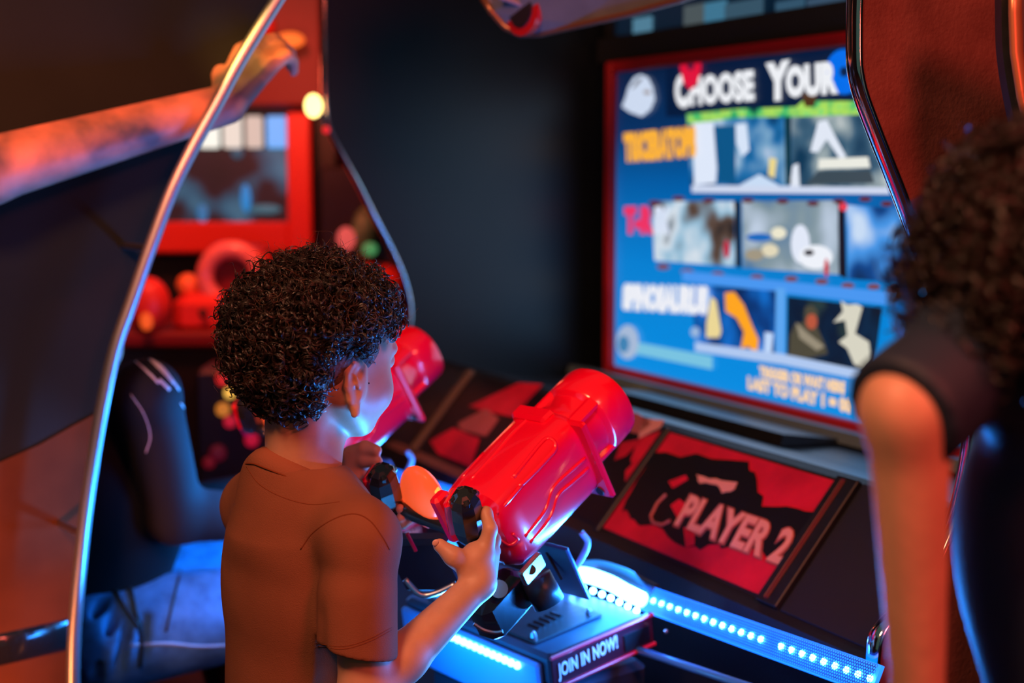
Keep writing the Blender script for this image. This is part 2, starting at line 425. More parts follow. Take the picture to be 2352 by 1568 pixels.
# a curled salmon tail outline and red blots
b = MB(); b.tube([ART.at(*ART.hit(x, y), .006) for x, y in ((1535, 1140), (1515, 1160), (1500, 1190), (1505, 1205), (1525, 1210), (1545, 1200))], .0028, 6); b.build('curled_outline', salmon_dk, a2)
art_quad('red_blot', H((1545, 1165), (1565, 1150), (1585, 1165), (1580, 1190), (1560, 1192)), art_red, a2, .0052, .0005)
art_quad('red_blot', H((1540, 1110), (1580, 1095), (1585, 1105), (1550, 1125)), art_red, a2, .0052, .0005)
art_quad('red_blot', H((1575, 1215), (1600, 1220), (1600, 1255), (1580, 1262)), art_red, a2, .0052, .0004)
art_quad('pale_scales', ragged(H((1605, 1095), (1650, 1105), (1698, 1112), (1690, 1130), (1665, 1135), (1650, 1120), (1612, 1112)), 3, .002), salmon, a2, .0054, .0005)
# centre artwork with red and salmon strokes
a1 = art_quad('artwork_panel', [(.735, .004), (.985, .004), (.985, .204), (.735, .204)], art_blk, cons, .001)
rnd = random.Random(5)
for k, pts in enumerate((((1425, 960), (1465, 950), (1500, 975), (1470, 1000), (1430, 990)), ((1480, 965), (1530, 968), (1520, 985), (1470, 1010)), ((1470, 1010), (1530, 990), (1510, 1030), (1460, 1075), (1452, 1060)),
                         ((1430, 1020), (1480, 1010), (1440, 1050), (1415, 1060)), ((1440, 1085), (1475, 1050), (1470, 1080), (1440, 1120)))):
    art_quad('painted_stroke', H(*pts), salmon_dk if k in (0,) else (salmon if k == 1 else art_red), a1, .004, .0006)
# artwork of seat one
a0 = art_quad('artwork_panel', [(.25, .004), (.70, .004), (.70, .204), (.25, .204)], art_blk, cons, .001)
a0['label'] = 'dark artwork panel with red patches behind the big gun'
art_quad('red_patch', H((990, 1015), (1045, 985), (1105, 1010), (1085, 1075), (1010, 1045)), art_red, a0, .004, .0006)
art_quad('red_patch', H((1080, 935), (1195, 882), (1250, 885), (1180, 960), (1110, 945)), art_red, a0, .004, .0006)
art_quad('pale_patch', H((1055, 975), (1120, 940), (1150, 965), (1120, 1005), (1062, 990)), salmon_dk, a0, .0045, .0006)
# raised dividers with a red inlay, and flat black lid at the right end
def bar(wa, wb, z0, th, m, name, parent, b0=-.006, b1=.212):
    b = MB(); c = ART.at((wa + wb) / 2, (b0 + b1) / 2, z0 + th / 2)
    b.box(c, ART.ex, ART.ey, ART.n, (wb - wa) / 2, (b1 - b0) / 2, th / 2, .0015); return b.build(name, m, parent)
dark_red = mat('dark_red_inlay', (.12, .01, .012), .4)
dv = bar(1.447, 1.492, 0, .012, black, 'divider_rail', cons); bar(1.462, 1.470, .0122, .0012, dark_red, 'inlay_line', dv, .0, .206)
dv = bar(.705, .73, 0, .008, mat('bronze_rail', (.10, .06, .03), .4), 'divider_rail', cons)
bar(.99, 1.006, 0, .006, black, 'divider_rail', cons)
bar(.215, .235, 0, .010, mat('bronze_rail_dark', (.16, .09, .04), .4), 'divider_rail', cons)
bar(1.496, CW - .022, 0, .006, mat('flat_black_lid', (.012, .011, .012), .6), 'access_lid', cons)

# ------------------------------------------------------------------ the perforated light strip along the console's front lip
A = PZ(1470, 1368, .530); Bp = PZ(2008, 1560, .553)
e1 = (Bp - A).normalized(); ln = (Bp - A).length
dwn = (Vector((0, 0, -1)) + US * .55); dwn = (dwn - e1 * dwn.dot(e1)).normalized(); nn = e1.cross(dwn)
if nn.dot(Vector((0, 0, CAMZ)) - A) < 0: nn = -nn
LS = Plane(A, e1, -dwn)
strip = thing('light_strip', 'blue glowing light strip with white dots under perforated metal on the console edge', 'led strip', A)
b = MB(); b.box(LS.at(ln / 2, 0, -.006), e1, dwn, nn, ln / 2, .019, .003); blue_diff = mat('blue_diffuser', (.05, .2, .6), .5, emit=(.0, .16, 1.0), es=2.2); b.build('backing', blue_diff, strip)
led_m = mat('white_led', (1, 1, 1), .3, emit=(.05, .25, 1.0), es=60)
L0p = None; k = 0
for i in range(24):
    if i == 14: continue
    c = LS.at(ln * (i + .6) / 24, 0, -.001)
    if L0p is None:
        m_ = MB(); m_.sphere((0, 0, 0), (.0048, .0048, .0022), 10); L0p = m_.build('led', led_m, None); L0p.parent = strip; L0p.matrix_basis = Matrix.LocRotScale(c - A, nn.to_track_quat('Z', 'Y'), None)
    else:
        o = L0p.copy(); C.objects.link(o); o.parent = strip; o.matrix_basis = Matrix.LocRotScale(c - A, nn.to_track_quat('Z', 'Y'), None)
# honeycomb cover
hx = .0040; V = []; Q = []
nc = int(ln / hx); nr = 10
for r in range(nr):
    for c_ in range(nc):
        cx = (c_ + .5 + (.5 if r % 2 else 0)) * hx; cy = (r - (nr - 1) / 2) * hx * .866
        n0 = len(V)
        for j in range(6):
            q = R(30 + 60 * j); V.append(tuple(LS.at(cx + math.cos(q) * hx * .578, cy + math.sin(q) * hx * .578, .004)))
        for j in range(6):
            q = R(30 + 60 * j); V.append(tuple(LS.at(cx + math.cos(q) * hx * .40, cy + math.sin(q) * hx * .40, .004)))
        for j in range(6): Q.append((n0 + j, n0 + (j + 1) % 6, n0 + 6 + (j + 1) % 6, n0 + 6 + j))
cov = link('perforated_cover', np_mesh('perforated_cover', np.array(V), np.array(Q)), mat('perforated_blue_grey_metal', (.03, .10, .22), .35, metal=.3), strip)
lamp('strip_light', 'AREA', tuple(LS.at(ln / 2, 0, .02)), tuple(LS.at(ln / 2, 0, .3)), 13, (.02, .24, 1.0), ln, .03)

# lower rounded rail below the strip, its blue light put into the base colour
b = MB(); r0 = PZ(1432, 1481, .475); r1 = PZ(1705, 1572, .478); b.tube([r0, r0.lerp(r1, .5), r1, r1 + (r1 - r0) * .4], .006, 10)
rail = b.build('bumper_rail', mat('blue_lit_rail', (.05, .25, .6), .2, coat=.5), cons, smooth=True)
for x, y in ((1530, 1450),):
    b = MB(); b.sphere(PZ(x, y, .50), .0035, 10); b.build('rivet', steel, cons)

# ------------------------------------------------------------------ the gun pedestal in front of the console
PLv = Vector((.62, -.785, 0)).normalized(); PFv = Vector((.785, .62, .13)).normalized(); PUv = PLv.cross(PFv).normalized()
C1 = PZ(1262, 1507, .50)
ped = thing('gun_pedestal', 'blue-lit black gun pedestal with red printed side reading JOIN IN NOW at the child\'s gun', 'gun mount', C1)
def pb(l, f, u): return C1 + PLv * l + PFv * f + PUv * u          # l<=0 to the left, f forward, u up
pod_black = mat('pedestal_black', (.035, .07, .11), .32, spec=.5, coat=.2)
b = MB(); b.box(pb(-.175, .092, -.024), PLv, PFv, PUv, .175, .092, .023, .006); tray = b.build('tray', pod_black, ped)
b = MB(); b.box((pb(-.175, .115, -.05).x, pb(-.175, .115, -.05).y, .222), PLv, Vector((PFv.x, PFv.y, 0)), (0, 0, 1), .155, .085, .222, .01); b.build('column', pod_black, ped)
# front light bar of the tray
FR = Plane(pb(-.35, 0, -.045), PLv, PUv)
b = MB(); b.box(pb(-.18, -.006, -.055), PLv, PFv, PUv, .165, .006, .042, .004); fb = b.build('front_housing', mat('blue_lit_housing', (.08, .35, .8), .35), ped)
dot_m = mat('white_led_round', (1, 1, 1), .3, emit=(.06, .26, 1.0), es=45)
dot_f = mat('white_led_front', (1, 1, 1), .3, emit=(.07, .27, 1.0), es=17)
for i in range(12):
    c = pb(-.055 - .0138 * i, -.0145, -.024)
    m_ = MB(); m_.sphere(c, (.0054, .0054, .0054), 12); m_.build('led', dot_f, ped, smooth=True)
# printed red side
SD = Plane(pb(.0005, 0, -.047), PFv, PUv)
b = MB(); b.box(pb(.0015, .094, -.022), PFv, PUv, PLv, .094, .024, .0015, .001); side = b.build('printed_side', mat('dark_maroon_print', (.07, .008, .015), .3, coat=.3), ped)
red_edge = mat('bright_red_edge', (.75, .005, .03), .35)
for v in (.001, .045):
    b = MB(); b.tube([SD.at(-.002, v, .004), SD.at(.188, v, .004)], .003, 8); b.build('edge_band', red_edge, side)
text_on('side_lettering', 'JOIN IN NOW!', SD, (.008, .008), (.118, .013), (.008, .034), mat('pale_letters', (.80, .62, .58), .5), side, .0042, .03, .0004)
b = MB(); b.box(SD.at(.155, .02, .004), PFv, PUv, PLv, .024, .012, .0006); b.build('dark_picture', art_blk, side)
# top plate, bolts, vents
b = MB(); b.box(pb(-.175, .075, .0015), PLv, PFv, PUv, .13, .062, .0015, .001); tp = b.build('top_plate', rubber_matte, ped)
for l, f in ((-.06, .022), (-.06, .125), (-.29, .022), (-.29, .125), (-.14, .03)):
    b = MB(); b.tube([pb(l, f, .003), pb(l, f, .008)], .0048, 8); b.sphere(pb(l, f, .009), .0036, 10); b.build('bolt', steel, ped)
for i in range(5):
    b = MB(); b.tube([pb(-.10 - .002 * i, .045 + .012 * i, .0035), pb(-.075 - .002 * i, .045 + .012 * i, .0035)], .0032, 8, flat=.5); b.build('vent_rib', rubber, ped)
# rear light arc
zz = .548
arc = spline([PZ(1305, 1322, zz), PZ(1345, 1320, zz), PZ(1400, 1338, zz - .004), PZ(1440, 1360, zz - .008), PZ(1476, 1378, zz - .012)], 6)
b = MB(); b.tube(arc, .0115, 12); b.build('light_arc', mat('white_light_arc', (1, 1, 1), .4, emit=(.12, .34, 1.0), es=9), ped, smooth=True)
b = MB(); sh = [p + Vector((.02, .03, .004)) for p in arc]; b.tube(sh, .012, 10, flat=.5); b.build('arc_shade', rubber_matte, ped, smooth=True)
lo = spline([PZ(1282, 1345, zz - .018), PZ(1340, 1350, zz - .018), PZ(1400, 1372, zz - .02), PZ(1462, 1402, zz - .024)], 4)
cum = [0]
for i in range(1, len(lo)): cum.append(cum[-1] + (lo[i] - lo[i - 1]).length)
for i in range(9):
    t = cum[-1] * i / 8; j = max(k for k in range(len(cum) - 1) if cum[k] <= t + 1e-9); p = lo[j].lerp(lo[j + 1], (t - cum[j]) / (cum[j + 1] - cum[j]))
    m_ = MB(); m_.sphere(p, .0048, 10); m_.build('led', dot_m, ped, smooth=True)
lamp('arc_glow', 'AREA', tuple(pb(-.10, .19, .10)), tuple(pb(-.17, .06, 0)), 2.5, (.02, .28, 1.0), .22)
lamp('housing_fill', 'AREA', tuple(pb(-.14, -.10, -.02)), tuple(pb(-.14, 0, -.06)), .7, (.01, .30, 1.0), .25, .05)  # unseen helper light on the tray's front housing
lamp('jaw_fill', 'SPOT', tuple(P(1075, 1500, 1.73)), tuple(P(900, 1060, 1.60)), 22, (.04, .33, 1.0), .04, 48, .8)  # added blue spot on the child's jaw, in place of LED light
lamp('arm_rim_fill', 'SPOT', tuple(P(1330, 1500, 1.86)), tuple(P(1085, 1370, 1.60)), 45, (.03, .30, 1.0), .03, 46, .6)  # added rim light for the child's forearm, standing for the LED strip
lamp('console_glow', 'AREA', tuple(pb(-.33, .02, .02)), tuple(pb(-.45, -.2, .45)), .8, (.02, .28, 1.0), .2)
# a second pedestal like it at the other seat
def copy_tree(o, parent=None):
    c = o.copy(); C.objects.link(c)
    if parent is not None: c.parent = parent
    for ch in [x for x in C.objects if x.parent == o]: copy_tree(ch, c)
    return c
# ------------------------------------------------------------------ the red gun
GY, GE = R(44.7), R(30.4)
gf = Vector((math.cos(GE) * math.sin(GY), math.cos(GE) * math.cos(GY), math.sin(GE))); gr = Vector((math.cos(GY), -math.sin(GY), 0)); gu = gr.cross(gf)
G0 = P(1111, 1214, 1.70)
gun = thing('light_gun', 'big glossy red mounted gun the curly-haired child holds, lit by the screen', 'arcade gun', G0)
def gp(x, y, z): return G0 + gr * x + gf * y + gu * z
def ring(y, hw, hh, ex=3.2, cx=0, cz=0, n=48):
    out = []
    for j in range(n):
        t = 2 * math.pi * j / n; c, s_ = math.cos(t), math.sin(t)
        out.append(gp(cx + hw * math.copysign(abs(c) ** (2 / ex), c), y, cz + hh * math.copysign(abs(s_) ** (2 / ex), s_)))
    return out
GS = 1.12
b = MB()
b.loft([ring(-.012, .030, .034, 2.6), ring(-.006, .044, .050, 3), ring(.004, .050, .058, 3.6), ring(.03, .0515, .060, 4), ring(.10, .0525, .060, 4), ring(.150, .054, .060, 4), ring(.158, .053, .059, 3.8),
        ring(.166, .050, .054, 3), ring(.172, .046, .048, 2.6)])
shell = b.build('shell', gun_red, gun, smooth=True); smooth_angle(shell, 35)
b = MB()
oc = lambda y, r, cz=.006: [gp(r * math.cos(R(45 * j + 22.5)) * 1.0, y, cz + r * math.sin(R(45 * j + 22.5)) * 1.0) for j in range(8)]
cir = lambda y, r, cz=.006: ring(y, r, r, 2.3, 0, cz, 40)
b.loft([cir(.160, .049), cir(.176, .0485), cir(.180, .046), cir(.203, .0465), cir(.207, .052), cir(.210, .054), cir(.246, .054), cir(.254, .052), cir(.258, .046), cir(.258, .034), cir(.225, .032)], cap=True)
muz = b.build('muzzle', gun_red, gun, smooth=True); smooth_angle(muz, 35)
for k in range(4):
    a_ = R(45 + 90 * k); b = MB(); b.box(gp(math.cos(a_) * .050, .193, .006 + math.sin(a_) * .050), gr * math.cos(a_) + gu * math.sin(a_), gf, -gr * math.sin(a_) + gu * math.cos(a_), .006, .03, .009, .003)
    b.build('muzzle_rib', gun_red, gun)
# flange plate between body and barrel
b = MB(); b.box(gp(.013, .157, -.006), gr, gu, gf, .054, .060, .005, .003); b.build('flange', gun_red, gun)
b = MB(); b.box(gp(-.012, .150, .048), gr, gu, gf, .030, .018, .012, .004); b.build('top_lug', gun_red, gun)
dark = mat('dark_hole', (.006, .006, .006), .6)
for x, y, z in ((.050, .1635, -.055),):
    b = MB(); b.tube([gp(x, .150, z), gp(x, .1635, z)], .006, 14); b.build('screw', dark, gun)
# embossed lines on body, laid on the shell by ray
bvh_me = shell.data; dgm = [tuple((v.co)) for v in bvh_me.vertices]
bv = BVHTree.FromPolygons([Vector(v) for v in dgm], [tuple(p.vertices) for p in bvh_me.polygons])
def on_shell(px, py):
    o = Vector((0, 0, CAMZ)); h = bv.ray_cast(o, ray(px, py).normalized()); return h[0], h[1]
def ridge(pts, r, name='embossed_rib', m=gun_red, n=5, sink=.35):
    q = []
    for x, y in pts:
        p, nr_ = on_shell(x, y)
        if p is not None:
            if nr_.dot(ray(x, y)) > 0: nr_ = -nr_
            q.append(p - nr_ * r * sink)
    if len(q) > 1:
        b = MB(); b.tube(spline(q, n), r, 10); return b.build(name, m, gun, smooth=True)
ridge([(1178, 1096), (1205, 1063), (1238, 1022), (1256, 1006), (1272, 1012), (1276, 1030), (1258, 1052), (1222, 1090), (1192, 1118)], .0030)
ridge([(1140, 1180), (1168, 1150), (1200, 1112)], .0026)
ridge([(1345, 1052), (1310, 1082), (1272, 1120), (1256, 1165), (1236, 1195), (1206, 1232)], .0030)
ridge([(1352, 1075), (1318, 1105), (1284, 1135), (1270, 1175), (1252, 1205), (1218, 1245)], .0030)
ridge([(1060, 1098), (1110, 1040), (1160, 985), (1195, 950)], .0030)
ridge([(1080, 1102), (1130, 1048), (1180, 992), (1215, 958)], .0025)
ridge([(1150, 1240), (1172, 1252), (1190, 1238), (1178, 1225)], .0022)
# screws in the shell
for x, y in ((1328, 1177), (1172, 965), (1205, 955)):
    p, n_ = on_shell(x, y)
    if p is not None:
        if n_.dot(ray(x, y)) > 0: n_ = -n_
        b = MB(); b.tube([p - n_ * .002, p + n_ * .0012], .0052, 14); b.build('screw', dark if x > 1300 else chrome, gun)
br = MB(); br.box(P(1222, 1306, 1.665), gf, gu, gr, .020, .011, .004, .002); q = br.build('steel_bracket', steel, gun); b = MB(); b.tube([P(1220, 1308, 1.664), P(1220, 1308, 1.657)], .006, 14); b.build('screw', dark, gun)
# rear cover between grips; the orange light on it is put in as emission
cover_glow_m = mat('orange_lit_cover', (.9, .12, .03), .25, emit=(1.0, .10, .025), es=.8)
highlight_m = mat('yellow_highlight', (1, .5, .1), .3, emit=(1.0, .42, .06), es=1.1)
ax = (gr, gf, gu)
yk = P(972, 1142, 1.735)
b = MB(); b.sphere(yk, (.033, .020, .052), 28, ((gr * .8 - gu * .35).normalized(), gf, (gu * .9 + gr * .35).normalized())); lens = b.build('rear_cover', cover_glow_m, gun, smooth=True)  # lens is the rear cover, its orange light put in as emission
b = MB(); b.sphere(P(984, 1110, 1.709), (.0100, .006, .020), 20, ((gr * .8 - gu * .35).normalized(), gf, (-gu * .7 + gr * .7).normalized())); b.build('cover_highlight', highlight_m, lens, smooth=True)
# yoke and grips: (thing parts)
def grip(c, tilt, name_lbl):
    ex = (gr * .95 + gf * .2).normalized(); up = (gu * .85 + gr * tilt).normalized(); ex = (ex - up * ex.dot(up)).normalized(); ey = up.cross(ex)
    prof_ = [(-.036, .010), (-.031, .0165), (-.018, .0195), (.006, .0200), (.024, .0185), (.033, .0135), (.037, .007)]
    b = MB(); rings = []
    for z, r in prof_:
        rings.append([c + up * z + (ex * math.cos(R(45 * j + 22.5)) * .95 + ey * math.sin(R(45 * j + 22.5)) * 1.12) * r for j in range(8)])
    b.loft(rings); g = b.build('grip', rubber, gun)
    b = MB(); b.box(c - ex * .017 - up * .003, ex, ey, up, .005, .016, .029, .004); b.build('red_backstrap', gun_red, g)
    b = MB(); b.tube([c + up * .012 + ey * .0165, c + up * .014 + ey * .0245], .007, 12); b.build('trigger_button', mat('trigger_black', (.02, .02, .02), .2, coat=.5), g, smooth=True)
    b = MB(); b.box(c + up * .028 - ey * .0, ex, ey, up, .0125, .0135, .0065, .003); b.build('grip_cap', rubber, g)
    return g
GRR = P(1072, 1180, 1.622); GRL = P(884, 1122, 1.722)
grip(GRR, .30, ''); grip(GRL, .30, '')
b = MB(); y0 = gp(0, -.005, -.035)
b.tube(spline([GRR + gu * -.03, (GRR + y0) / 2 - gu * .02 + gf * .01, y0], 4), .010, 10); b.tube(spline([GRL + gu * -.03, (GRL + y0) / 2 - gu * .02 + gf * .01, y0], 4), .010, 10)
b.build('yoke', rubber, gun, smooth=True)
# red cheek plate to left of the right grip
b = MB(); b.box(P(1030, 1185, 1.66), gr, gf, gu, .008, .012, .034, .004); b.build('red_cheek', gun_red, gun)
# mount below: fork, pivot housing, cylinder, guard
mt_ = rubber_matte
b = MB(); b.box(P(1150, 1385, 1.70), gr, gf, gu, .022, .040, .030, .010); hs = b.build('pivot_housing', rubber, gun); smooth_angle(hs, 20)
b = MB(); b.tube([P(1146, 1352, 1.675), P(1146, 1352, 1.665)], .011, 18); b.build('pivot_bolt', steel, gun)
b = MB(); b.tube([P(1230, 1325, 1.70), P(1262, 1385, 1.70)], .020, 20); b.build('recoil_cylinder', mt_, gun, smooth=True)
b = MB(); b.box(P(985, 1290, 1.80), (gr + gf * .3), gf, gu, .050, .012, .045, .006); b.build('side_bracket', mat('blue_lit_bracket', (.03, .05, .09), .3, coat=.3), gun)
b = MB(); b.tube(spline([P(930, 1330, 1.74), P(965, 1365, 1.74), P(1000, 1362, 1.74), P(1048, 1340, 1.74)], 5), .0042, 8); b.build('lever', steel, gun, smooth=True)
b = MB(); b.tube(spline([P(1335, 1222, 1.86), P(1350, 1248, 1.86), P(1332, 1288, 1.86), P(1305, 1322, 1.86)], 5), .0045, 8); b.build('guard_rod', mat('clear_guard_edge', (.25, .45, .7), .15, coat=.4), gun, smooth=True)
b = MB(); b.box(P(1262, 1300, 1.82), gr, gf, gu, .052, .003, .045, .002); b.build('guard_plate', mat('dark_blue_guard', (.04, .10, .22), .2, coat=.4), gun)
b = MB(); b.tube([P(1255, 1268, 1.80), P(1290, 1330, 1.80)], .0022, 6); b.build('guard_slot', dark, gun)
b = MB(); b.tube(spline([P(1088, 1432, 1.66), P(1110, 1446, 1.66), P(1135, 1452, 1.66), P(1155, 1450, 1.66)], 4), .0022, 6); b.build('chain', steel, gun)
b = MB(); b.tube([P(935, 1225, 1.74), P(955, 1265, 1.745)], .0025, 8); b.build('red_rod', gun_red, gun)
# the copy at seat one
off = -UW * .68
g2 = copy_tree(gun); g2.matrix_basis = Matrix.Translation(G0 + off + Vector((.035, 0, -.01))); g2['label'] = 'red gun at the other seat, its barrel showing past the child\'s face'
p2 = copy_tree(ped); p2.matrix_basis = Matrix.Translation(C1 + off); p2['label'] = 'second gun pedestal, hidden behind the child, under the farther red gun'
s2 = copy_tree(strip); s2.matrix_basis = Matrix.Translation(A - UW * .95 + US * .02); s2['label'] = 'light strip of the other seat, behind the child beside the seated person'
lamp('strip_light', 'AREA', tuple(A - UW * .6 + Vector((-.05, -.05, .03))), tuple(A - UW * .6 + Vector((-.5, -.2, .35))), 3, (.02, .28, 1.0), .4, .05)
# ------------------------------------------------------------------ the big screen
SC = Plane((.243, 3.39, .687), UW, (0, 0, 1))
scr = thing('arcade_screen', 'large lit video screen with red frame reading Choose Your above rows of pictures', 'screen', SC.at(.6, 0, -.03))
a0_, b0_ = SC.hit(1410, 838); a1_ = 1.24; b1_ = SC.hit(1410, 168)[1]
print('screen', a0_, b0_, b1_, SC.hit(1960, 958), SC.hit(1930, 92))
b = MB(); b.box(SC.at((a0_ + a1_) / 2, (b0_ + b1_) / 2, -.012), SC.ex, SC.ey, SC.n, (a1_ - a0_) / 2, (b1_ - b0_) / 2, .010)
pm = mat('lit_display', (.01, .01, .01), .25); nt = pm.node_tree; bs = nt.nodes['Principled BSDF']
tc = nt.nodes.new('ShaderNodeNewGeometry'); sx = nt.nodes.new('ShaderNodeSeparateXYZ'); mr = nt.nodes.new('ShaderNodeMapRange'); rp = nt.nodes.new('ShaderNodeValToRGB')
nt.links.new(tc.outputs['Position'], sx.inputs[0]); nt.links.new(sx.outputs['Z'], mr.inputs['Value']); mr.inputs['From Min'].default_value = .687; mr.inputs['From Max'].default_value = 1.38
e = rp.color_ramp.elements; e[0].position = 0; e[0].color = (*lin(0, 140, 225), 1); e[1].position = 1; e[1].color = (*lin(0, 28, 62), 1)
for p_, c_ in ((.35, (0, 128, 210)), (.62, (0, 92, 165)), (.80, (0, 48, 98))):
    q = e.new(p_); q.color = (*lin(*c_), 1)
nt.links.new(mr.outputs[0], rp.inputs[0]); nt.links.new(rp.outputs[0], bs.inputs['Emission Color']); bs.inputs['Emission Strength'].default_value = 1.0
panel = b.build('display_panel', pm, scr)
def frame_part(name, a0, a1, b0, b1, m, th0, th1, parent=scr):
    b = MB(); b.box(SC.at((a0 + a1) / 2, (b0 + b1) / 2, (th0 + th1) / 2), SC.ex, SC.ey, SC.n, (a1 - a0) / 2, (b1 - b0) / 2, (th1 - th0) / 2, .003); return b.build(name, m, parent)
fw = .026
frame_part('frame', a0_ - fw, a0_, b0_ - fw, b1_ + fw, red_frame, -.03, .016); frame_part('frame', a1_, a1_ + fw, b0_ - fw, b1_ + fw, red_frame, -.03, .016)
frame_part('frame', a0_, a1_, b1_, b1_ + fw, red_frame, -.03, .016); frame_part('frame', a0_, a1_, b0_ - fw, b0_, red_frame, -.03, .016)
sur = mat('matte_black_surround', (.008, .009, .010), .6)
frame_part('surround', a0_ - .09, a0_ - fw - .001, b0_ - .02, b1_ + .15, sur, -.14, -.02); frame_part('surround', a1_ + fw + .001, a1_ + .3, b0_ - .03, b1_ + .15, sur, -.14, -.02)
frame_part('surround', a0_ - .09, a1_ + .3, b1_ + fw + .001, b1_ + .085, sur, -.14, -.0)
frame_part('surround', a0_ - .09, a1_ + .3, b0_ - .045, b0_ - fw - .001, sur, -.05, .0)
# pictures: flat pieces shown on the display
LAY = [0]
def pic(name, pts, m, parent=None, ab=False):
    LAY[0] += 1; off = .0005 + LAY[0] * .00006
    q = [p if ab else SC.hit(*p) for p in pts]
    b = MB(); n = len(q); b.v = [tuple(SC.at(x, y, off)) for x, y in q]; b.f = [tuple(range(n))]
    return b.build(name, m, panel, fix=False)
def blob(name, cx, cy, rx, ry, m, parent=None, n=14, rot=0):
    pts = [(cx + rx * math.cos(t) * math.cos(rot) - ry * math.sin(t) * math.sin(rot), cy + rx * math.cos(t) * math.sin(rot) + ry * math.sin(t) * math.cos(rot)) for t in [2 * math.pi * k / n for k in range(n)]]
    return pic(name, pts, m, parent)
cache = {}
def g_(r, g, b_):
    k = (r, g, b_)
    if k not in cache: cache[k] = glow('lit_picture_colour', k, 1.0)
    return cache[k]
def mix_tile(cols, scale, seed):
    m = mat('lit_picture', (.01, .01, .01), .5); nt = m.node_tree; bs = nt.nodes['Principled BSDF']
    tc = nt.nodes.new('ShaderNodeTexCoord'); n = nt.nodes.new('ShaderNodeTexNoise'); n.noise_dimensions = '4D'; n.inputs['W'].default_value = seed; n.inputs['Scale'].default_value = scale; n.inputs['Detail'].default_value = 1.5
    r = nt.nodes.new('ShaderNodeValToRGB'); e = r.color_ramp.elements
    ps = [.30 + .4 * i / (len(cols) - 1) for i in range(len(cols))]
    e[0].position = ps[0]; e[0].color = (*lin(*cols[0]), 1); e[1].position = ps[-1]; e[1].color = (*lin(*cols[-1]), 1)
    for i in range(1, len(cols) - 1): q = e.new(ps[i]); q.color = (*lin(*cols[i]), 1)
    nt.links.new(tc.outputs['Object'], n.inputs['Vector']); nt.links.new(n.outputs['Fac'], r.inputs['Fac']); nt.links.new(r.outputs[0], bs.inputs['Emission Color']); bs.inputs['Emission Strength'].default_value = 1
    return m
# darker band at top, left glow
pic('title_band', [(1530, 150), (1990, 80), (1990, 262), (1530, 268)], g_(0, 24, 58))
t1 = pic('picture_tile', [(1582, 275), (1806, 262), (1808, 432), (1586, 436)], mix_tile([(8, 60, 110), (30, 110, 170), (120, 165, 200), (190, 205, 230)], 14, 1))
for pts, c_ in ((((1592, 282), (1640, 280), (1650, 345), (1645, 420), (1595, 425)), (222, 232, 250)), (((1690, 285), (1715, 283), (1722, 345), (1705, 360), (1692, 330)), (215, 228, 248)), (((1640, 290), (1690, 288), (1690, 420), (1650, 420)), (10, 85, 135)),
                ((((1768, 362), (1785, 365), (1780, 410), (1765, 402))), (235, 215, 140)), (((1700, 425), (1745, 400), (1790, 425), (1790, 432), (1700, 434)), (200, 220, 245))): pic('bright_patch', pts, g_(*c_), t1)
t2 = pic('picture_tile', [(1818, 262), (1998, 250), (2040, 250), (2040, 436), (1818, 432)], mix_tile([(15, 55, 85), (60, 95, 120), (150, 165, 170), (225, 228, 225)], 12, 4))
for pts, c_ in ((((1880, 280), (1900, 275), (1915, 305), (1945, 360), (1930, 365), (1900, 320), (1880, 350), (1862, 348)), (225, 232, 245)), (((1882, 365), (1995, 360), (2000, 385), (1880, 388)), (235, 235, 225)), (((1822, 380), (1835, 375), (1838, 428), (1815, 428)), (225, 232, 245)),
                (((1880, 392), (2000, 390), (2010, 420), (1850, 425)), (60, 75, 85))): pic('bright_patch', pts, g_(*c_), t2)
pic('tile_border', [(1590, 425), (2040, 430), (2045, 446), (1590, 442)], g_(205, 215, 238)); pic('tile_gap', [(1803, 270), (1816, 268), (1818, 424), (1806, 424)], g_(10, 50, 60))
gm = mix_tile([(10, 60, 60), (60, 190, 110), (180, 225, 90), (90, 215, 130)], 26, 2)
pic('leafy_border', [(1578, 262), (1700, 250), (1830, 245), (1845, 232), (1975, 232), (2010, 240), (2010, 262), (1830, 268), (1700, 270), (1580, 285)], gm)
pic('brown_post', [(1842, 215), (1880, 212), (1872, 245), (1850, 245)], g_(80, 50, 25))
# middle row
t3 = pic('picture_tile', [(1497, 462), (1688, 462), (1690, 612), (1505, 598)], mix_tile([(20, 25, 30), (90, 70, 60), (150, 190, 215), (215, 225, 235), (60, 80, 95)], 10, 7))
t4 = pic('picture_tile', [(1705, 462), (1926, 460), (1928, 630), (1708, 615)], mix_tile([(60, 110, 160), (130, 150, 160), (190, 205, 225)], 9, 9))
for cx, cy, rx, ry, c_ in ((1745, 545, 30, 10, (20, 105, 190)), (1790, 535, 18, 14, (235, 230, 205)), (1770, 575, 20, 15, (225, 215, 185)), (1735, 585, 22, 14, (160, 150, 130)), (1840, 560, 22, 45, (225, 232, 248)), (1875, 590, 40, 28, (238, 242, 250)), (1860, 580, 12, 7, (30, 30, 40)), (1900, 615, 5, 22, (200, 25, 50))): blob('bright_patch', cx, cy, rx, ry, g_(*c_), t4)
t5 = pic('picture_tile', [(1945, 470), (2080, 480), (2085, 650), (1950, 640)], mix_tile([(3, 20, 45), (10, 70, 140), (70, 150, 230), (200, 220, 245)], 9, 3))
for x0 in (1505, 1560, 1630, 1720, 1800, 1870, 1930, 1990, 2040):
    blob('red_speckle', x0, 462 + (x0 % 13) - 6, 14, 6, g_(95, 35, 45), t3); blob('red_speckle', x0 + 20, 612 + (x0 - 1500) * .09 + (x0 % 7), 15, 7, g_(120, 70, 85), t3)
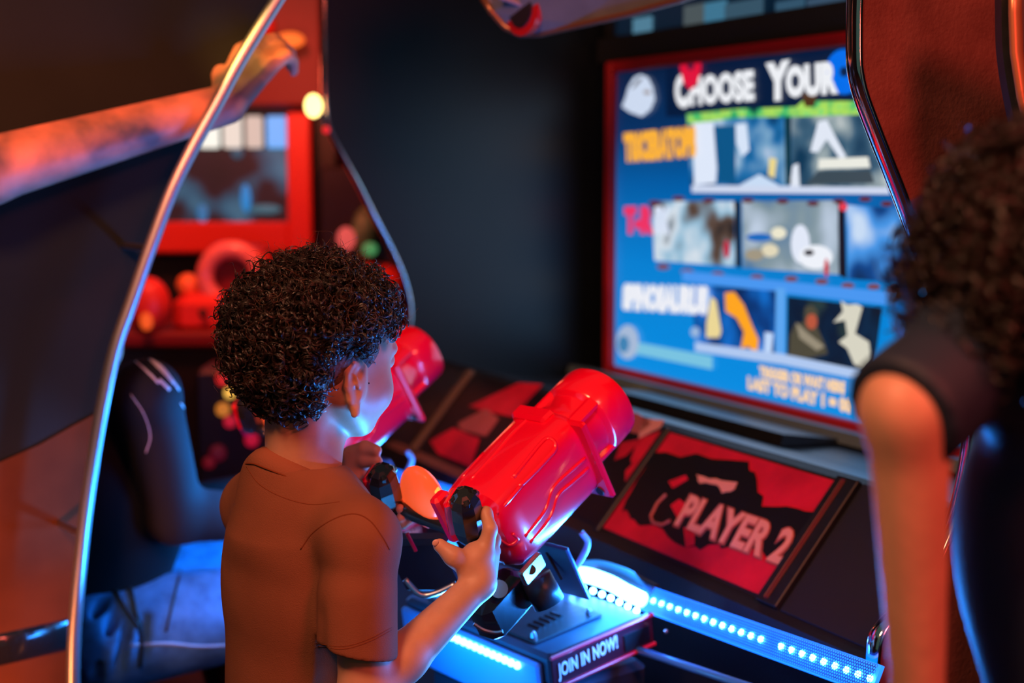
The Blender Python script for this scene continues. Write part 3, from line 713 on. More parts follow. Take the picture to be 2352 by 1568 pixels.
pic('dark_gap', [(1690, 462), (1703, 462), (1706, 615), (1693, 612)], g_(10, 18, 26)); pic('dark_gap', [(1928, 462), (1943, 468), (1948, 640), (1930, 632)], g_(12, 14, 30)); blob('red_speckle', 1672, 572, 7, 22, g_(190, 30, 60)); blob('red_speckle', 1940, 475, 10, 10, g_(230, 60, 80))
# lower row
pic('tile_border', [(1570, 622), (2060, 672), (2060, 702), (1570, 645)], g_(70, 150, 240))
t6 = pic('picture_tile', [(1592, 652), (1786, 668), (1786, 815), (1600, 792)], mix_tile([(0, 18, 50), (2, 60, 130), (10, 110, 205), (120, 175, 240)], 10, 12))
pic('orange_figure', [(1668, 672), (1690, 670), (1712, 700), (1730, 745), (1746, 780), (1742, 812), (1722, 795), (1705, 800), (1712, 762), (1695, 730), (1670, 715)], g_(255, 165, 30), t6)
pic('pale_figure', [(1636, 680), (1648, 690), (1660, 760), (1655, 775), (1625, 775), (1626, 740)], g_(235, 215, 150), t6); blob('pale_spot', 1600, 762, 11, 12, g_(150, 180, 220), t6); pic('pale_figure', [(1760, 762), (1780, 765), (1775, 815), (1758, 810)], g_(190, 215, 250), t6)
t7 = pic('picture_tile', [(1812, 680), (2030, 706), (2010, 860), (1810, 822)], mix_tile([(2, 14, 30), (4, 40, 70), (3, 25, 50), (40, 60, 60)], 11, 14))
pic('standing_figure', [(1853, 705), (1870, 700), (1882, 715), (1880, 750), (1898, 790), (1905, 812), (1860, 822), (1815, 820), (1818, 770), (1830, 742), (1850, 740)], g_(75, 72, 58), t7); blob('face_spot', 1868, 738, 13, 18, g_(185, 85, 60), t7)
pic('arm_shape', [(1832, 740), (1860, 765), (1898, 795), (1880, 805), (1840, 775)], g_(150, 140, 120), t7)
pic('pale_creature', [(1935, 690), (1950, 700), (1972, 698), (1985, 705), (1975, 740), (1968, 765), (2000, 785), (2005, 830), (1990, 850), (1965, 835), (1950, 800), (1930, 785), (1950, 770), (1945, 735), (1918, 740), (1940, 715)], g_(215, 212, 195), t7)
pic('tile_border', [(1786, 660), (1808, 662), (1806, 822), (1784, 818)], g_(90, 165, 240)); pic('tile_border', [(1600, 785), (1800, 812), (1985, 850), (1985, 872), (1800, 836), (1600, 806)], g_(175, 200, 240))
pic('soft_bar', [(1462, 785), (1640, 818), (1640, 848), (1462, 812)], g_(120, 195, 225)); blob('soft_emblem', 1445, 785, 26, 40, g_(165, 185, 215)); blob('soft_emblem', 1436, 790, 13, 20, g_(60, 130, 180))
# emblem blob at the top left
pic('white_emblem', [(1440, 225), (1447, 200), (1460, 178), (1475, 171), (1492, 178), (1503, 200), (1508, 228), (1498, 252), (1478, 268), (1450, 258), (1432, 245)], g_(205, 218, 240)); pic('emblem_mark', [(1452, 205), (1470, 180), (1480, 180), (1462, 200)], g_(90, 85, 90)); blob('emblem_mark', 1490, 212, 8, 5, g_(150, 135, 130))
# red and blue markers of the players
def ring_pic(cx, cy, r0, r1, m, name):
    pts0 = [(cx + r1 * math.cos(t) * .82, cy + r1 * math.sin(t)) for t in [2 * math.pi * k / 24 for k in range(25)]]
    pts1 = [(cx + r0 * math.cos(t) * .82, cy + r0 * math.sin(t)) for t in [2 * math.pi * k / 24 for k in range(25)]]
    LAY[0] += 1; off = .0005 + LAY[0] * .00006; b = MB(); n = 25
    b.v = [tuple(SC.at(*SC.hit(*p), off)) for p in pts0 + pts1]; b.f = [(i, i + 1, n + i + 1, n + i) for i in range(24)]; return b.build(name, m, panel, fix=False)
def letters(name, body, bl, br, tl, rgb, bold):
    LAY[0] += 8; return text_on(name, body, SC, SC.hit(*bl), SC.hit(*br), SC.hit(*tl), g_(*rgb), panel, .0005 + LAY[0] * .00006, bold, .0002)
letters('title_lettering', 'C', (1556, 250), (1588, 247), (1553, 172), (238, 240, 245), .07)
letters('title_lettering', 'HOOSE', (1590, 244), (1738, 232), (1588, 176), (238, 240, 245), .06)
letters('title_lettering', 'Y', (1764, 235), (1820, 228), (1764, 146), (238, 240, 245), .07)
letters('title_lettering', 'OUR', (1812, 226), (1932, 216), (1810, 152), (238, 240, 245), .07)
ring_pic(1592, 152, 9, 30, g_(225, 15, 55), 'red_marker'); pic('red_marker_tip', [(1570, 165), (1615, 165), (1608, 190), (1592, 208), (1575, 190)], g_(225, 20, 60))
ring_pic(1945, 165, 12, 52, g_(0, 110, 235), 'blue_marker')
letters('row_lettering', 'TRICERATOPS', (1440, 374), (1606, 362), (1438, 305), (252, 178, 58), .09)
letters('row_lettering', 'T-R', (1440, 538), (1508, 538), (1440, 474), (238, 50, 100), .09); letters('row_lettering', 'EX', (1510, 538), (1545, 538), (1510, 474), (215, 225, 245), .09)
letters('row_lettering', 'SPINOSAURUS', (1436, 712), (1632, 724), (1438, 650), (236, 238, 246), .09)
letters('hint_lettering', 'TRIGGER OR WAIT HERE', (1752, 865), (1950, 905), (1752, 838), (252, 212, 165), .07)
letters('hint_lettering', 'LAST TO PLAY 1 = 00', (1726, 893), (1966, 950), (1726, 862), (252, 212, 165), .07)
# light the screen throws
lamp('screen_spill', 'AREA', tuple(SC.at(.62, .33, .03)), tuple(SC.at(.62, .30, 1)), 2.5, (.35, .62, 1.0), 1.1, .6)
# header glass above the screen, its pale blue reflections put on as glowing strips
hg = thing('header_glass', 'dim header glass above the screen with pale blue reflections made as glowing stripes', 'sign', SC.at(.6, b1_ + .12, -.04))
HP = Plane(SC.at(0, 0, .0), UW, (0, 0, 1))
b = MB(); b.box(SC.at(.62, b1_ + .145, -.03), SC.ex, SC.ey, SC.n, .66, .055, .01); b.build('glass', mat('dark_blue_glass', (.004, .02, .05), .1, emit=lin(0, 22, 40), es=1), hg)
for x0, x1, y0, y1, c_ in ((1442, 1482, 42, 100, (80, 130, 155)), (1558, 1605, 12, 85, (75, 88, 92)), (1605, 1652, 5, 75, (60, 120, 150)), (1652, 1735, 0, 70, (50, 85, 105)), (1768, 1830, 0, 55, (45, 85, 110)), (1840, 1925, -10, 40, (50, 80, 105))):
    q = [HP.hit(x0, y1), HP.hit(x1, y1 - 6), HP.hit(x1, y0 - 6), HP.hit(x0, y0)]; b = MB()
    ca = (q[0][0] + q[1][0]) / 2; cb = (q[0][1] + q[2][1]) / 2; b.box(SC.at(ca, cb, -.016), SC.ex, SC.ey, SC.n, abs(q[1][0] - q[0][0]) / 2, abs(q[2][1] - q[0][1]) / 2, .003); b.build('reflection_stripe', glow('painted_reflection', c_, .9), hg)
# speaker canopy at the top
can = thing('speaker_canopy', 'grey speaker canopy overhead with a round red speaker at its rounded end', 'speaker box', P(1330, 20, 2.35))
e0 = P(1180, 78, 2.45); e1_ = P(1445, 30, 2.25); ex = (e1_ - e0); ex.z = 0; ex.normalize(); dz = (e1_ - e0).z / (e1_ - e0).xy.length
cr = [P(1108, -6, 2.45), P(1130, 28, 2.45), P(1160, 62, 2.45), P(1195, 80, 2.44), P(1240, 78, 2.42), P(1330, 58, 2.34), P(1445, 32, 2.25), P(1560, 0, 2.17), P(1700, -45, 2.05), P(1700, -250, 2.05), P(1108, -250, 2.45)]
back = Vector((.46, .887, 0)).normalized() * .16 + Vector((0, 0, .035))
b = MB(); n = len(cr); b.v = [tuple(p) for p in cr] + [tuple(p + back) for p in cr]; b.f = [tuple(range(n)), tuple(reversed(range(n, 2 * n)))] + [(i, (i + 1) % n, n + (i + 1) % n, n + i) for i in range(n)]
b.build('housing', mat('grey_canopy', (.17, .17, .18), .6, noise=.4, nscale=7), can)
b = MB(); b.tube(cr[:9], .006, 8); b.build('edge_trim', mat('copper_trim', (.30, .12, .06), .3, metal=.6), can, smooth=True)
sn = (cr[5] - cr[4]).cross(Vector((0, 0, 1))).normalized()
if sn.dot(Vector((0, 0, CAMZ)) - cr[4]) < 0: sn = -sn
cc = P(1215, 22, 2.42) + sn * .004
b = MB(); b.disc(cc, sn, .044, .012, 28); sp_ = b.build('speaker', mat('speaker_red', (.5, .01, .015), .3, coat=.5), can)
b = MB(); b.disc(cc + sn * .012, sn, .030, .004, 24); b.build('speaker_cone', mat('speaker_dark', (.02, .015, .02), .4), sp_)
b = MB(); b.tube([cc + sn * .02 + Vector((-.03, 0, .02)), cc + sn * .02 + Vector((.025, 0, .0))], .005, 8); b.build('grille_bar', mat('pinkish_grey', (.3, .2, .22), .4), sp_)
# ------------------------------------------------------------------ people
def rotz(a): return np.array(Matrix.Rotation(a, 3, 'Z'))
def head_shape(Fd, c, M, s=1.0, ears=True, k=.012, fine=True):
    """c: skull centre, M columns: right, forward, up"""
    c = np.array(c); L = lambda x, y, z: c + (M @ np.array([x, y, z])) * s
    E = lambda x, y, z, r, **kw: Fd.ell(L(x, y, z), np.array(r) * s, M, **kw)
    E(0, -.008, .010, (.0735, .0900, .0790), k=k)
    E(0, .026, -.030, (.0600, .0600, .0600), k=.02)
    E(0, .046, .018, (.0560, .0420, .0420), k=.02)
    for q in (-1, 1):
        E(q * .038, .050, -.040, (.0270, .0290, .0290), k=.02)
        Fd.cap(L(q * .054, .004, -.045), L(q * .026, .052, -.080), .017 * s, .015 * s, .02)
    E(0, .060, -.082, (.0200, .0180, .0150), k=.02)
    E(0, .080, -.058, (.0180, .0120, .0130), k=.014)
    for q in (-1, 1): E(q * .029, .092, -.002, (.0150, .0120, .0105), k=.012, op='sub')
    if fine:
        Fd.cap(L(0, .086, -.004), L(0, .099, -.027), .0055 * s, .0080 * s, .010)
        for q in (-1, 1):
            Fd.ell(L(q * .0075, .094, -.030), np.array((.0055, .006, .005)) * s, M, k=.005)
            E(q * .029, .080, -.002, (.0105, .0105, .0105), k=.003)
            Fd.cap(L(q * .045, .074, .014), L(q * .014, .088, .014), .006 * s, .006 * s, .010)
        Fd.cap(L(-.013, .088, -.051), L(.013, .088, -.051), .0045 * s, .0045 * s, .004)
        Fd.cap(L(-.011, .087, -.062), L(.011, .087, -.062), .005 * s, .005 * s, .004)
        Fd.cap(L(-.014, .094, -.0568), L(.014, .094, -.0568), .0016 * s, .0016 * s, .003, op='sub')
    if ears:
        s0 = s
        for q in (-1, 1):
            # ear plane: leans back, flares outward
            s = s0 * 1.12; o = np.array([q * .0700, .013, -.036]) / 1.12; ey = np.array([q * .08, -.98, .10]); ey /= np.linalg.norm(ey); ez = np.array([0, -.16, 1.0]); ez -= ey * (ez @ ey); ez /= np.linalg.norm(ez)
            A = lambda a, b, d=0: L(*(o + ey * a + ez * b + np.array([q * d, 0, 0])))
            Fd.ell(A(.010, .004), np.array((.0050, .0130, .0230)) * s, M @ np.stack([np.cross(ey, ez), ey, ez], 1), k=.006)
            hel = [A(.002, .010), A(.004, .022), A(.012, .029), A(.021, .026), A(.026, .015), A(.024, 0), A(.016, -.013), A(.008, -.022)]
            Fd.chain(hel, [.0028 * s] * 8, k=.003)
            Fd.cap(A(.006, -.021), A(.005, -.026), .0052 * s, .0050 * s, .004)
            n_ = np.cross(ey, ez); n_ = n_ * np.sign(n_[0] * q)
            B = lambda a, b, d: L(*(o + ey * a + ez * b + n_ * d))
            Fd.cap(B(.012, .018, .0065), B(.018, .008, .0065), .0052 * s, .0050 * s, .003, op='sub')
            Fd.cap(B(.012, -.001, .0065), B(.010, -.010, .0065), .0056 * s, .0040 * s, .003, op='sub')
            Fd.cap(B(.016, .012, .004), B(.010, .001, .004), .0016 * s, .0016 * s, .003)
def hand(Fd, wr, d, n, s=1.0, curl=.6, thumb=1, k=.006):
    """generic hand: wrist, finger direction, palm normal"""
    wr = Vector(wr); d = Vector(d).normalized(); n = Vector(n); n = (n - d * n.dot(d)).normalized(); side = d.cross(n) * thumb
    Fd.cap(wr, wr + d * .03 * s, .019 * s, .020 * s, .01)
    for i in range(4):
        o = side * (.024 - .016 * i) * s; base = wr + d * (.078 - .004 * abs(i - 1)) * s + o; Fd.cap(wr + d * .02 * s + o * .6, base, .012 * s, .0105 * s, .012)
        ln = (.040, .044, .041, .032)[i] * s; a = curl * .7; pts = [base]; q = base
        for j in range(3):
            dirn = d * math.cos(a) + n * math.sin(a); q = q + dirn * ln * (1, .62, .5)[j]; pts.append(q); a += curl
        Fd.chain(pts, [.0095 * s, .0088 * s, .0080 * s, .0070 * s], .003)
    b0 = wr + d * .022 * s + side * .018 * s; t = (d * .6 + side * .7 + n * .35).normalized()
    Fd.chain([b0, b0 + t * .035 * s, b0 + (t + d * .3 + n * .3 * curl).normalized() * .062 * s], [.014 * s, .011 * s, .0085 * s], .008)

# ===== the child
YAW = R(-45)
HM = np.array(Matrix.Rotation(YAW, 3, 'Z') @ Matrix.Rotation(R(-8), 3, 'X'))
HC = P(736, 812, 1.60); HS = .94
TM = np.array(Matrix.Rotation(R(-46), 3, 'Z'))
def hl(x, y, z): return Vector(np.array(HC) + HM @ np.array([x, y, z]))
lo = (-.46, 1.36, .50); hi = (.12, 1.98, 1.08)
B_ = SDF(lo, hi, .0018)
head_shape(B_, HC, HM, HS)
neck_b = P(692, 1110, 1.605)
B_.cap(hl(0, -.026, -.045), neck_b, .0375, .041, .015)
B_.cap(hl(0, .016, -.065), P(722, 1100, 1.60), .024, .028, .015)
# torso under the shirt
SR = P(834, 1240, 1.515); SL = P(584, 1160, 1.70); CH = P(705, 1290, 1.62); BE = P(705, 1500, 1.63)
B_.ell(CH, (.088, .060, .10), TM, k=.02); B_.ell(BE, (.085, .065, .12), TM, k=.03); B_.cap(SR, SL, .030, .030, .02)
# right arm
ER = P(838, 1598, 1.50); WR = P(1102, 1338, 1.595)
B_.cap(SR, ER, .034, .0285, .015); mid = Vector(ER).lerp(WR, .33)
B_.cap(ER, mid, .0290, .0265, .012); B_.cap(mid, WR, .0265, .0178, .010)
# right hand
B_.cap(WR, P(1096, 1282, 1.605), .0180, .0200, .010); B_.cap(P(1112, 1318, 1.62), P(1112, 1275, 1.625), .016, .0185, .010)
B_.chain([P(1072, 1300, 1.595), P(1042, 1278, 1.588), P(1010, 1252, 1.590)], [.0135, .0098, .0080], .010)
B_.chain([P(1112, 1268, 1.605), P(1126, 1215, 1.607), P(1116, 1178, 1.620), P(1098, 1180, 1.640)], [.0120, .0080, .0074, .0066], .005)
B_.chain([P(1120, 1285, 1.625), P(1134, 1240, 1.635), P(1122, 1205, 1.655), P(1094, 1206, 1.662)], [.0115, .0082, .0074, .0066], .004)
B_.chain([P(1120, 1300, 1.640), P(1134, 1265, 1.655), P(1118, 1230, 1.670), P(1088, 1232, 1.674)], [.0110, .0078, .0072, .0064], .004)
B_.chain([P(1112, 1315, 1.650), P(1122, 1290, 1.668), P(1104, 1262, 1.680), P(1080, 1260, 1.680)], [.0100, .0070, .0064, .0058], .004)
# left arm and hand
EL = P(668, 1330, 1.86); WL = P(768, 1118, 1.800)
B_.cap(SL, EL, .034, .028, .015); B_.cap(EL, WL, .027, .0180, .012)
B_.cap(WL, P(808, 1072, 1.775), .0185, .0190, .010); B_.cap(P(800, 1100, 1.775), P(825, 1085, 1.765), .0160, .0150, .010)
B_.chain([P(808, 1046, 1.765), P(838, 1030, 1.752), P(864, 1034, 1.742)], [.0135, .0095, .0074], .005)
B_.chain([P(812, 1064, 1.765), P(838, 1056, 1.752), P(866, 1060, 1.742)], [.0120, .0092, .0074], .004)
B_.chain([P(815, 1088, 1.765), P(838, 1100, 1.765), P(880, 1120, 1.770), P(920, 1150, 1.755), P(918, 1168, 1.728)], [.0125, .0095, .0085, .0078, .0068], .003)
B_.chain([P(900, 1150, 1.772), P(934, 1172, 1.755), P(920, 1190, 1.728)], [.0080, .0074, .0066], .003)
B_.chain([P(905, 1170, 1.772), P(942, 1190, 1.755), P(926, 1205, 1.730)], [.0078, .0068, .0060], .003)
B_.chain([P(812, 1105, 1.760), P(846, 1160, 1.730), P(878, 1198, 1.712)], [.0130, .0100, .0078], .006)
# mole is geometry on the cheek later
child = thing('child', 'curly-haired small child in an orange t-shirt, seen from behind, gripping the red gun', 'child', (BE.x, BE.y, 0))
bo = link('body', B_.mesh('body', relax=2), skin, child, smooth=True)
b = MB(); b.sphere(P(845, 879, 1.50), .0011, 8)
cb = BVHTree.FromPolygons([Vector(v.co) for v in bo.data.vertices], [tuple(p.vertices) for p in bo.data.polygons])
def on(bvh, px, py):
    h = bvh.ray_cast(Vector((0, 0, CAMZ)), ray(px, py).normalized()); return h[0], h[1]
hp, hn = on(cb, 847, 880)
if hp is not None:
    b = MB(); b.sphere(hp, .0011, 10); b.build('mole', mat('mole_brown', (.03, .015, .01), .6), child)
# nails on the visible fingertips
for (x, y, d) in ((1000, 1246, 1.583),):
    b = MB(); b.sphere(P(x, y, d), (.0035, .0012, .0042), 12, (Vector((.8, .0, -.6)), Vector((-.3, -.9, -.3)).normalized(), Vector((.6, 0, .8)))); b.build('nail', mat('nail', (.62, .36, .27), .3), child, smooth=True)
del B_
# shirt
S_ = SDF((-.46, 1.38, .42), (.06, 1.92, .92), .0022)
S_.ell(CH + Vector((0, 0, .005)), (.108, .086, .122), TM, k=.03); S_.ell(P(703, 1420, 1.625), (.104, .086, .14), TM, k=.04); S_.ell(P(703, 1620, 1.63), (.104, .088, .12), TM, k=.04)
S_.cap(SR + Vector((-.012, .012, .004)), SL + Vector((.012, -.01, .004)), .0380, .0360, .03)
nb = P(694, 1088, 1.607); S_.cap(P(622, 1078, 1.635), SL, .022, .034, .03); S_.cap(P(632, 1062, 1.62), P(700, 1150, 1.60), .018, .050, .02); S_.cap(P(745, 1130, 1.58), SR, .026, .036, .03)
S_.cap(P(655, 1132, 1.60), P(690, 1165, 1.59), .036, .048, .03); S_.cap(nb + Vector((0, 0, -.030)), nb - Vector((0, 0, .065)), .044, .070, .03)
HEM = P(822, 1492, 1.500)
S_.cap(SR, HEM + (HEM - SR) * .15, .0385, .0410, .018); S_.cap(P(815, 1370, 1.505), HEM + (HEM - SR) * .15, .040, .0425, .012)
S_.cap(SL, P(600, 1290, 1.82), .036, .043, .018); S_.cap(P(600, 1290, 1.82), P(690, 1290, 1.865), .041, .042, .012)
axr = (Vector(ER) - Vector(SR)).normalized()
cax = (axr + Vector((-.22, 0, 0))).normalized(); S_.cyl(HEM, HEM + cax * .09, .054, .003)
S_.cap(HEM - axr * .030, HEM + axr * .05, .0355, .0375, .003, op='sub')
# folds
rnd = random.Random(2)
def fold(pts, r, depth, k=.012, op='sub'):
    q = [P(*p) for p in pts]
    for i in range(len(q) - 1): S_.cap(q[i], q[i + 1], r, r, k, op)
fold([(700, 1300, 1.470), (712, 1420, 1.472), (726, 1500, 1.470)], .0045, 0, .018)
fold([(820, 1290, 1.440), (842, 1400, 1.444), (850, 1490, 1.444)], .0060, 0, .02)
fold([(868, 1290, 1.456), (850, 1340, 1.452), (856, 1378, 1.452), (890, 1392, 1.458)], .0035, 0, .009)
fold([(880, 1320, 1.458), (868, 1350, 1.454), (880, 1370, 1.456)], .0030, 0, .008)
# neck opening
def collar_ring(rad, dz, tilt=(0, 0)):
    out = []
    for j in range(48):
        t = 2 * math.pi * j / 48; d = TM @ np.array([math.cos(t), math.sin(t), 0])
        z = nb.z + dz - .031 * math.sin(t) - .005 * abs(math.cos(t))
        out.append(Vector((nb.x + d[0] * rad, nb.y + d[1] * rad * 1.0, z)))
    return out
ra_ = collar_ring(.0500, -.016); rb_ = collar_ring(.050, -.095)
for j in range(0, 48, 4): S_.cap(ra_[j], rb_[j], .0065, .016, .038)
S_.cap(hl(0, -.02, -.06), nb, .0475, .0465, .004, op='sub')
shirt = link('t_shirt', S_.mesh('t_shirt', relax=2), fabric, child, smooth=True)
del S_
sb = BVHTree.FromPolygons([Vector(v.co) for v in shirt.data.vertices], [tuple(p.vertices) for p in shirt.data.polygons])
# ribbed collar: ring around the neck
b = MB(); prof2 = [(.0450, .004), (.0475, .0070), (.0530, .0055), (.0600, .000), (.0640, -.0085), (.0620, -.026), (.0480, -.026), (.0445, .000)]
rings = [[r_[j] for r_ in [collar_ring(a, c) for a, c in prof2]] for j in range(48)]; rings.append(rings[0])
b.loft(rings, cap=False); col = b.build('collar', fabric_rib, shirt, smooth=True)
b = MB(); b.tube(collar_ring(.0643, -.0100), .0011, 6, closed=True); b.build('collar_seam', seam_m, shirt, smooth=True)
def seam(bvh, pts, r, parent, m=seam_m, name='seam', sink=.3):
    q = []
    for x, y in [(p.x, p.y) for p in spline([Vector((a, c, 0)) for a, c in pts], 6)]:
        p, n_ = on(bvh, x, y)
        if p is not None:
            if n_.dot(ray(x, y)) > 0: n_ = -n_
            q.append(p - n_ * r * sink)
    if len(q) > 2:
        b = MB(); b.tube(q, r, 6); return b.build(name, m, parent, smooth=True)
seam(sb, [(690, 1262), (720, 1222), (770, 1190), (815, 1180), (850, 1196), (880, 1235), (895, 1262)], .0009, shirt)
seam(sb, [(728, 1478), (790, 1484), (850, 1466), (900, 1440)], .0006, shirt)
seam(sb, [(730, 1484), (790, 1490), (850, 1472), (900, 1446)], .0006, shirt)
seam(sb, [(566, 1072), (596, 1112), (650, 1142), (715, 1158), (780, 1152)], .0006, shirt)
# trousers, shoes below the frame
T_ = SDF((-.50, 1.30, -.0), (.15, 2.0, .58), .005)
HPc = Vector((BE.x, BE.y, .47)); fwd = Vector(TM @ np.array([0, 1, 0])); rgt = Vector(TM @ np.array([1, 0, 0]))
T_.ell(HPc, (.100, .083, .075), TM, k=.02)
for q in (-1, 1):
    h_ = HPc + rgt * .048 * q; kn = Vector((h_.x, h_.y, .25)) + rgt * .012 * q + fwd * .015; an = Vector((kn.x, kn.y, .06)) - fwd * .01
    T_.cap(h_ - Vector((0, 0, .02)), kn, .062, .047, .02); T_.cap(kn, an, .046, .040, .02)
trm = mat('dark_trousers', (.02, .022, .03), .85)
link('trousers', T_.mesh('trousers', 1), trm, child, smooth=True)
S2 = SDF((-.50, 1.30, 0), (.15, 2.0, .12), .004)
for q in (-1, 1):
    h_ = HPc + rgt * .060 * q; c0 = Vector((h_.x, h_.y, .032)); S2.cap(c0 - fwd * .02, c0 + fwd * .08, .030, .026, .01); S2.cap(c0, c0 + Vector((0, 0, .04)), .032, .034, .01)
S2.cut((0, 0, .004), (0, 0, -1), .002)
link('shoes', S2.mesh('shoes', 1), mat('dark_shoes', (.03, .03, .035), .6), child, smooth=True)

# ------------------------------------------------------------------ curls
def curls(name, c, M, n_locks, length, Rc, rad, keep, seed, m, parent, s=1.0, strands=3, T=26, radii=(.0755, .0920, .0810), turns=(1.6, 3.0), lift=.0, kt=(.25, 1.1), lenf=None):
    rg = np.random.default_rng(seed); c = np.array(c)
    out = []; rads = []
    N = n_locks * 6; u = rg.normal(size=(N, 3)); u /= np.linalg.norm(u, axis=1, keepdims=True)
    u = u[keep(u)][:n_locks]; N = len(u)
    r3 = np.array(radii) * s; root = u * r3 + np.array([0, -.008, .010]) * s; nrm = u / r3; nrm /= np.linalg.norm(nrm, axis=1, keepdims=True)
    tg = rg.normal(size=(N, 3)); tg -= nrm * (tg * nrm).sum(1, keepdims=True); tg /= np.linalg.norm(tg, axis=1, keepdims=True)
    lf = lenf(u) if lenf is not None else np.ones(N)
    L = length * (.65 + .7 * rg.random(N)) * lf; k = kt[0] + (kt[1] - kt[0]) * rg.random(N)
    lay = lift * lf * rg.random(N); root = root + nrm * lay[:, None]
    ax = nrm + tg * k[:, None] + np.array([0, 0, -.2]); ax /= np.linalg.norm(ax, axis=1, keepdims=True)
    a = np.cross(ax, rg.normal(size=(N, 3))); a /= np.linalg.norm(a, axis=1, keepdims=True); b_ = np.cross(ax, a)
    tt = np.linspace(0, 1, T); tr = turns[0] + (turns[1] - turns[0]) * rg.random(N); ph = rg.random(N) * 6.28
    Rr = Rc * (.45 + .95 * rg.random(N) ** 1.3) * np.sqrt(np.clip(lf, .3, 1)); hand_ = np.where(rg.random(N) < .5, -1, 1)
    for sidx in range(strands):
        th = ph[:, None] + hand_[:, None] * 2 * math.pi * tr[:, None] * tt[None] + (rg.random(N) * .3 - .15)[:, None]
        grow = np.minimum(1, tt * 3.5)[None] * (1 - .25 * tt[None]); rj = Rr[:, None] * grow * (1 + .09 * rg.normal(size=(N, 1)))
        bend = tg[:, None] * (tt ** 2)[None, :, None] * (L * .35)[:, None, None]
        jit = rg.normal(size=(N, 1, 3)) * .0005 * (sidx > 0)
        p = root[:, None] - nrm[:, None] * .002 + ax[:, None] * (L[:, None] * tt[None])[..., None] + (np.cos(th) * rj)[..., None] * a[:, None] + (np.sin(th) * rj)[..., None] * b_[:, None] + bend + jit
        # keep the curls outside the scalp
        q = (p - np.array([0, -.008, .010]) * s) / (r3 * 1.0); rr = np.linalg.norm(q, axis=2, keepdims=True); p = np.where(rr < 1.0, np.array([0, -.008, .010]) * s + q / rr * 1.0 * r3, p)
        out.append(p)
    P_ = np.concatenate(out); rad_ = rad * (1 - .6 * tt ** 3)
    P_ = c + P_ @ np.array(M).T
    me = tubes_np(name, P_, rad_[None].repeat(len(P_), 0) * (.75 + .5 * rg.random((len(P_), 1))), 3)
    return link(name, me, m, parent)
def keep_child(u):
    x, y, z = u[:, 0], u[:, 1], u[:, 2]
    front = (y > .30) & (z < .18 + .55 * (y - .30)) ; face = y > .80
    side = (y > -.15) & (z < -.18 + .10 * np.abs(x)) & (y <= .45)
    nape = (z < -.97)
    earz = (np.abs(x) > .55) & (y > -.38) & (z < -.02)
    return ~(front | face & (z < .45) | side | nape | earz)
def len_child(u):
    x, y, z = u[:, 0], u[:, 1], u[:, 2]
    l = .62 + .55 * np.clip(z * .9 + .3 - y * .35, 0, 1)
    l *= np.where((z < -.25) & (y > -.3), .72, 1.0); l *= np.where((z < -.3) & (y < -.3), 1.25, 1.0); l *= np.where((y > .1) & (z < .25), .6, 1.0)
    return l
hair = curls('hair', HC, HM, 2500, .016, .0070, .00052, keep_child, 11, hair_m, child, s=HS, strands=4, T=28, lift=.024, kt=(.5, 2.2), lenf=len_child, turns=(1.8, 3.4))
hair['label'] = 'dark brown tightly curled hair'
fine_m = mat('fine_brown_hair', (.10, .045, .022), .4)
curls('loose_strands', HC, HM, 260, .018, .0085, .00026, lambda u: keep_child(u) & (u[:, 2] > -.4), 21, fine_m, hair, s=HS, strands=1, T=34, lift=.030, lenf=len_child, turns=(1.0, 2.0))
curls('crown_strands', HC, HM, 300, .030, .0035, .00022, lambda u: (u[:, 2] > .80), 23, fine_m, hair, s=HS, strands=1, T=20, lift=.012, kt=(.2, 1.0), lenf=len_child, turns=(.4, 1.1))
# short undercoat close to the scalp
U_ = SDF((HC.x - .13, HC.y - .13, HC.z - .13), (HC.x + .13, HC.y + .13, HC.z + .13), .0025)
hcM = np.array(HC) + HM @ np.array([0, -.008, .010]) * HS
U_.ell(hcM, np.array((.0752, .0916, .0806)) * HS, HM, k=.001)
nn_ = HM @ np.array([0, .72, -.69]); U_.cut(np.array(HC) + HM @ np.array([0, .052, .022]), nn_, .004)
nn_ = HM @ np.array([0, .35, -.94]); U_.cut(np.array(HC) + HM @ np.array([0, 0, -.028]), nn_, .006)
under_m = mat('short_dark_hair_on_scalp', (.040, .022, .014), .7, noise=.5, nscale=55, col2=(.17, .095, .06), bump=.8, bscale=300)
link('short_undercoat', U_.mesh('short_undercoat', 1), under_m, hair, smooth=True)
